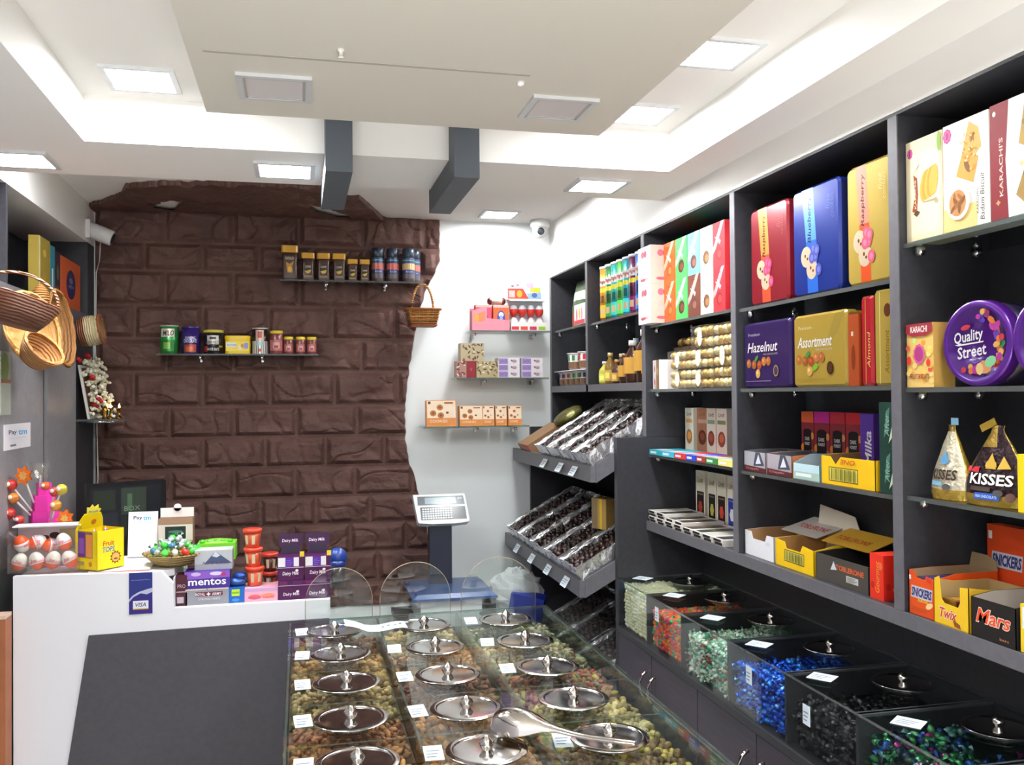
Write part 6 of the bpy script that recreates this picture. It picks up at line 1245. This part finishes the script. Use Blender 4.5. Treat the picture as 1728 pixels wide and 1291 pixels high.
sh('biscuit_carton', 'cream carton with yellow rolls picture, leftmost of the top right cartons', 'biscuit carton', 1.664, 1.553, zE1, .212, .08, '#f0e2ba', e1, group='large picture cartons in the nearest bay')
def speck(f, n, u, v, ru, rv, cols, r=.004, seed=1):
    q = random.Random(seed)
    for i in range(n): a_ = q.uniform(0, 6.28); k = q.random()**.5; f.e(u+ru*k*math.cos(a_), v+rv*k*math.sin(a_), r*q.uniform(.6, 1.4), r*q.uniform(.5, 1), q.choice(cols), 6, q.uniform(0, 3))
def e2(a):
    f = a['F']; rose(f, .10, .90, .015); f.r(0, 0, .75, .22, '#f0d08a')
    f.p([(.42, .66), (.60, .96), (.80, .88), (.86, .70), (.62, .60)], '#dfb25c'); f.p([(.30, .50), (.45, .70), (.80, .62), (.68, .40)], '#d8a44a'); f.e(.55, .56, .006, .014, '#8a5528', 12, .5); f.e(.66, .80, .006, .008, '#a86a34'); speck(f, 26, .60, .70, .17, .20, ['#e8c67e', '#c8923c', '#efd596', '#b9802f'], .0035)
    f.e(.36, .25, .031, .033, '#f4f0ea', 22); f.e(.35, .25, .023, .026, '#c89058', 20)
    for i in range(7): f.e(.25+.035*i, .25+.03*((i*3) % 4-1.5), .004, .012, ['#8a5528', '#a8682f'][i % 2], 8, .8*((i % 3)-1))
    f.t("KARACHI'S", .80, .22, .05, .22, '#4a3a2a', 0, 0, math.pi/2); f.t('Badam Biscuit', .90, .25, .09, .42, '#3a2a1c', .25, 0, math.pi/2)
sh('biscuit_carton', 'white carton with almond biscuit and bowl picture, top right', 'biscuit carton', 1.551, 1.428, zE1, .214, .08, '#f6f1ea', e2, group='large picture cartons in the nearest bay')
def e3(a):
    f = a['F']; f.p([(0, 0), (.28, 0), (.24, .5), (.30, 1), (0, 1)], '#8a2530'); f.t("KARACHI'S", .17, .45, .06, .5, '#e8d0c0', 0, .01, math.pi/2); f.e(.07, .92, .004, .005, '#e8e0e0'); f.e(.12, .15, .006, .006, '#c89a6a', 8, 0, .4)
    f.p([(.45, .60), (.55, .95), (.85, .95), (.98, .70), (.7, .5)], '#b8964f'); f.p([(.40, .18), (.62, .52), (1, .62), (1, .3), (.6, .05)], '#a8854a'); speck(f, 30, .74, .34, .26, .2, ['#d8c88a', '#8f7034', '#e0d4a0', '#7a5a2c'], .006); speck(f, 24, .72, .78, .18, .14, ['#d8c88a', '#9a7a3c', '#e0d4a0'], .006, 4); f.e(.75, .8, .008, .008, '#d8c890'); f.e(.9, .45, .006, .008, '#7a5a2c')
sh('biscuit_carton', 'carton with maroon side band and biscuits on a plate, at the top right photo edge', 'biscuit carton', 1.425, 1.270, zE1, .216, .08, '#dfe4ea', e3, group='large picture cartons in the nearest bay')
def ek(a):
    f = a['F']; f.r(0, 0, 1, .80, '#e8c070')
    r = random.Random(5)
    for i in range(26): f.e(r.random()*.9+.05, r.random()*.66+.10, .007, .006, r.choice(['#e89a3a', '#f0d080', '#d85a4a', '#f2c860', '#c8e08a']), 8)
    f.p([(0, 1), (1, 1), (1, .86), (.75, .80), (.25, .80), (0, .86)], '#9a2f3c'); f.t('KARACHI', .5, .91, .62, .10, '#f4e8e0', 0, .02); f.e(.5, .52, .018, .022, '#d05a9a', 18, 0, .1); f.e(.5, .52, .013, .016, '#a83a78', 16); f.t('FRUIT', .30, .17, .30, .08, '#8a2a34', 0, .02); f.t('BISCUITS', .68, .17, .40, .08, '#8a2a34', 0, .02); f.e(.12, .42, .007, .009, '#d83a34'); f.e(.85, .38, .006, .008, '#d83a34')
sh('biscuit_carton', 'fruit biscuit carton with maroon top band beside the round purple tin', 'biscuit carton', 1.662, 1.578, zE2, .132, .05, '#e8b860', ek, x=XF-.006, right='#b8904a')
def roundtin(y, x, label, r=.090, rz=0):
    t = thing('round_tin', label, 'round tin', (x, y, zE2+r+.0006), W_+rz, 'round purple sweet tins')
    RX = Matrix.Rotation(rad(90), 4, 'X')       # axis along local y, front at -y
    g = G(); g.M = RX; g.lathe([(0, .0), (r*.80, .0), (r*.84, .004), (r*.97, .004), (r, .0), (r, -.022), (r*.975, -.026)], seg=64, cols=['#4b1a7a', '#4b1a7a', '#5a2090', '#6a2aa0', '#5a2090', '#4a1a78'])
    g.M = None; f = Art(g, (-r, -.0003, -r), (1, 0, 0), (0, 0, 1), 2*r, 2*r); rr = random.Random(3)
    for i in range(46):
        a = rr.uniform(-2.3, 1.5); q = rr.uniform(.55, .75); f.e(.5+.5*q*math.cos(a), .5+.5*q*math.sin(a), .007*rr.uniform(.7, 1.5), .006, rr.choice(['#8a2a6a', '#c83a4a', '#d87a3a', '#3a8a5a', '#b83aa0', '#e0b060', '#5a3ab0']), 7, rr.uniform(0, 3))
    f.e(.62, .22, .016, .013, '#d89a6a', 10); f.e(.70, .28, .014, .010, '#8ad0a0', 10, .5); f.e(.55, .2, .009, .012, '#e8c88a', 8)
    f.t('Quality', .40, .57, .42, .17, '#f2eef6', .15, .015, .12); f.t('Street', .44, .41, .42, .14, '#f2eef6', .15, .015, .12); f.e(.36, .69, .012, .005, '#c8384a', 10, .2); f.p([(.2, .49), (.62, .52), (.6, .505), (.25, .475)], '#f2eef6')
    g.build('tin_lid', 'tin', t)
    g = G(); g.M = RX; g.lathe([(r*.955, -.0265), (r*.955, -.088), (r*.93, -.092), (0, -.092)], seg=64, cols='#2a2140'); g.build('tin_base', 'tin', t)
roundtin(1.478, XF+.012, 'large round purple sweet tin facing the aisle, left of two', .083, rad(6)); roundtin(1.305, XF+.02, 'round purple sweet tin cut off by the right photo edge', .083, rad(6))
# sweet pouches
def kiss(y, x, w, h, label, body, fn, rz=0, neck=.32):
    g = G(); n, m = 22, 18; vs = []; fs = []; cl = []
    PR = [(0, .46), (.08, .49), (.25, .50), (.45, .42), (.62, .31), (.78, .20), (.90, .11), (.95, .09), (1.0, .11)]
    for j in range(n+1):
        t_ = j/n; ww = w*interp(PR, t_); dd = .030*max(.05, 1-max(0, t_-.1)*1.05)
        for i in range(m): a = 6.283*i/m; k = 1+.06*noise.noise(Vector((math.cos(a)*2, math.sin(a)*2, t_*7))); vs.append((ww*math.cos(a)*k, .034+dd*math.sin(a)*k, h*t_))
    for j in range(n):
        for i in range(m): fs.append((j*m+i, j*m+(i+1) % m, (j+1)*m+(i+1) % m, (j+1)*m+i)); u = math.cos(6.283*(i+.5)/m); cl.append(fn(j/n, u))
    g.add(vs, fs, [C(c) for c in cl], 0, True)
    t = thing('sweet_pouch', label, 'sweet pouch', (x, y, zE3+.0006), W_+rz, 'teardrop sweet pouches in the nearest bay'); g.build('pouch', 'wrap', t); return t
KPR = [(0, .46), (.08, .49), (.25, .50), (.45, .42), (.62, .31), (.78, .20), (.90, .11), (.95, .09), (1.0, .11)]
def onskin(g, w, h=.151):
    for i, v in enumerate(g.v):
        t_ = v[2]/h; ww = w*interp(KPR, t_)*1.02; dd = .030*max(.05, 1-max(0, t_-.1)*1.05); q = max(-.985, min(.985, v[0]/ww))
        g.v[i] = (q*ww, .034-dd*1.06*(1-q*q)**.5-.0012+v[1]*2, v[2])
t = kiss(1.578, XF, .105, .150, 'white and gold teardrop sweet pouch with a paper tag', '#e8dfc8', lambda q, u: '#b8963f' if q < .1 or abs(u) > .88 else ('#8a6f3a' if q > .9 else '#e6dcc2'))
def kart(t, w, word, tone, dk):
    g = G(); f = Art(g, (-w*.40, 0, .01), (1, 0, 0), (0, 0, 1), w*.8, .08)
    f.t(word, .5, .50, .85, .26, tone, 0, .025); f.e(.5, .86, .012, .008, dk, 12); f.p([(.38, .80), (.5, 1.12), (.62, .80)], dk); f.r(.12, .22, .55, .32, '#7ab0cc' if dk[1] == '5' else '#4a3a34'); f.e(.7, .2, .010, .006, '#4a4a4a')
    onskin(g, w); g.build('print', 'card', t)
kart(t, .10, 'KISSES', '#3a2c24', '#5a9ac8')
g = G(); g.box(-.010, .010, 0, .001, 0, .014, '#8ab8d8'); g.build('paper_tag', 'card', t, loc=(.012, .03, .150))
t = kiss(1.455, XF+.005, .150, .152, 'large dark brown and gold teardrop sweet pouch', '#3a2a26', lambda q, u: '#a88a3c' if q < .12 or abs(u) > .93 or (q > .72 and u < .1) else '#35242a', rz=rad(8))
kart(t, .14, 'KISSES', '#f2f0ee', '#c9a23a')
def patch(nm, fn): g = G(); fn(Art(g, (-.06, 0, 0), (1, 0, 0), (0, 0, 1), .12, .1)); onskin(g, .15); g.build(nm, 'card', t)
patch('red_flash', lambda f: f.r(-.02, .62, .28, .72, '#c82a34')); patch('gold_drop', lambda f: f.p([(.40, .70), (.50, .98), (.60, .70)], '#c9a03a')); patch('gold_drop', lambda f: f.p([(.62, .70), (.70, .95), (.84, .72)], '#d0aa4a')); patch('blue_band', lambda f: (f.r(.25, .12, .72, .24, '#2a5ab8'), f.t('MILK CHOCOLATE', .48, .18, .40, .05, '#e0e8f4'))); patch('round_badge', lambda f: f.e(.88, .2, .009, .008, '#6a4a48'))
g = G(); g.box(-.018, .018, 0, .002, 0, .014, '#b8963c'); g.build('paper_tag', 'wrap', t, loc=(-.016, .03, .146), rot=(0, rad(-25), 0))
sh('sweet_carton', 'plain yellow carton at the right photo edge beside the brown pouch', 'carton', 1.372, 1.27, zE3, .104, .07, '#efcf1e', lambda a: a['F'].t('24', .2, .12, .12, .08, '#4a3a10'))
# bay E bottom
SN = lambda f, u, v, w, h: (f.p([(u-w*.54, v-h*.62), (u+w*.50, v-h*.62), (u+w*.54, v+h*.62), (u-w*.50, v+h*.62)], '#c8c4d0'), f.t('SNICKERS', u, v, w, h*.95, '#24306e', .2, .045))
def snk(f): SN(f, .5, .52, .78, .22); f.t('ALMOND', .55, .35, .4, .08, '#f0c84a', 0, .02); f.lines(.1, .10, .9, .2, 2, '#b84a1e', .3); f.e(.8, .28, .012, .006, '#f0d090', 8, .5); f.r(.03, .78, .10, .88, '#eee'); f.p([(.7, .82), (.85, .80), (.9, .9), (.7, .92)], '#d83a2c')
b = tray_box('display_box', 'orange open bar carton with blue lettering on the bottom board, nearest bay', 1.662, 1.580, Z0, .090, .092, .15, '#e2541f', '#a88a68', snk, cut=[(0, 1), (.25, .97), (.30, .86), (.62, .84), (.68, .93), (1, .9)], x=XF-.010, backflap=(.028, '#a58a68', -5))
bars(b, 4, .07, .12, ['#5a4a9a', '#3a5ab0', '#6a4a8a', '#4a6ac0'], z=.045, h=.03, lab='purple blue wrapped bar in the orange carton, {} from the left')
def twx(f): f.t('Twix', .42, .28, .52, .26, '#f4e8e0', .25, .05); f.t('Twix', .42, .28, .50, .23, '#c83a2c', .25, .02); f.p([(.55, .2), (.75, .12), (.78, .03), (.6, .05)], '#8a4a24'); f.r(.02, .01, .98, .03, '#c8a02a')
b = tray_box('display_box', 'gold open bar carton with red lettering and a cut out front', 1.578, 1.478, Z0, .088, .080, .13, '#e8bd2a', '#b89a6a', twx, cut=[(0, 1), (.16, 1.08), (.22, .58), (.30, .50), (.70, .48), (.76, .60), (.76, .94), (1, .98)], x=XF-.016, side='#d9aa2a')
bars(b, 2, .08, .09, ['#b8883a', '#6a2a30'], z=.02, h=.03, lab='gold wrapped bar in the gold carton, {} from the left')
def mars(f): f.t('Mars', .50, .58, .80, .40, '#f4d8c8', .25, .05); f.t('Mars', .50, .58, .78, .36, '#e2502a', .25, .015); f.t('bars', .75, .14, .2, .07, '#c88a5a')
tray_box('display_box', 'black open bar carton with orange red script on the bottom board', 1.474, 1.362, Z0, .074, .082, .14, '#221e1e', '#b5aaa0', mars, x=XF-.016)
sh('sweet_carton', 'yellow and white carton cut off at the lower right photo edge', 'carton', 1.358, 1.27, Z0, .085, .08, '#f0cc2a', lambda a: a['F'].r(.05, .5, .95, .95, '#e9e9e4'), x=XF-.012)
def snu(a): f = a['F']; f.p([(.74, 0), (1, 0), (1, 1), (.80, 1)], '#e8c42a'); [f.r(.80, .05+.135*i, .94, .13+.135*i, '#5a4a1c') for i in range(7)]; SN(f, .42, .62, .62, .14); f.r(.04, .84, .12, .93, '#e8e4e4'); f.lines(.1, .2, .6, .4, 3, '#b83c18', .3)
sh('bar_carton', 'tall orange bar carton with a yellow side strip, leaning at the back', 'carton', 1.62, 1.49, Z0, .185, .03, '#d8481c', snu, x=1.405)
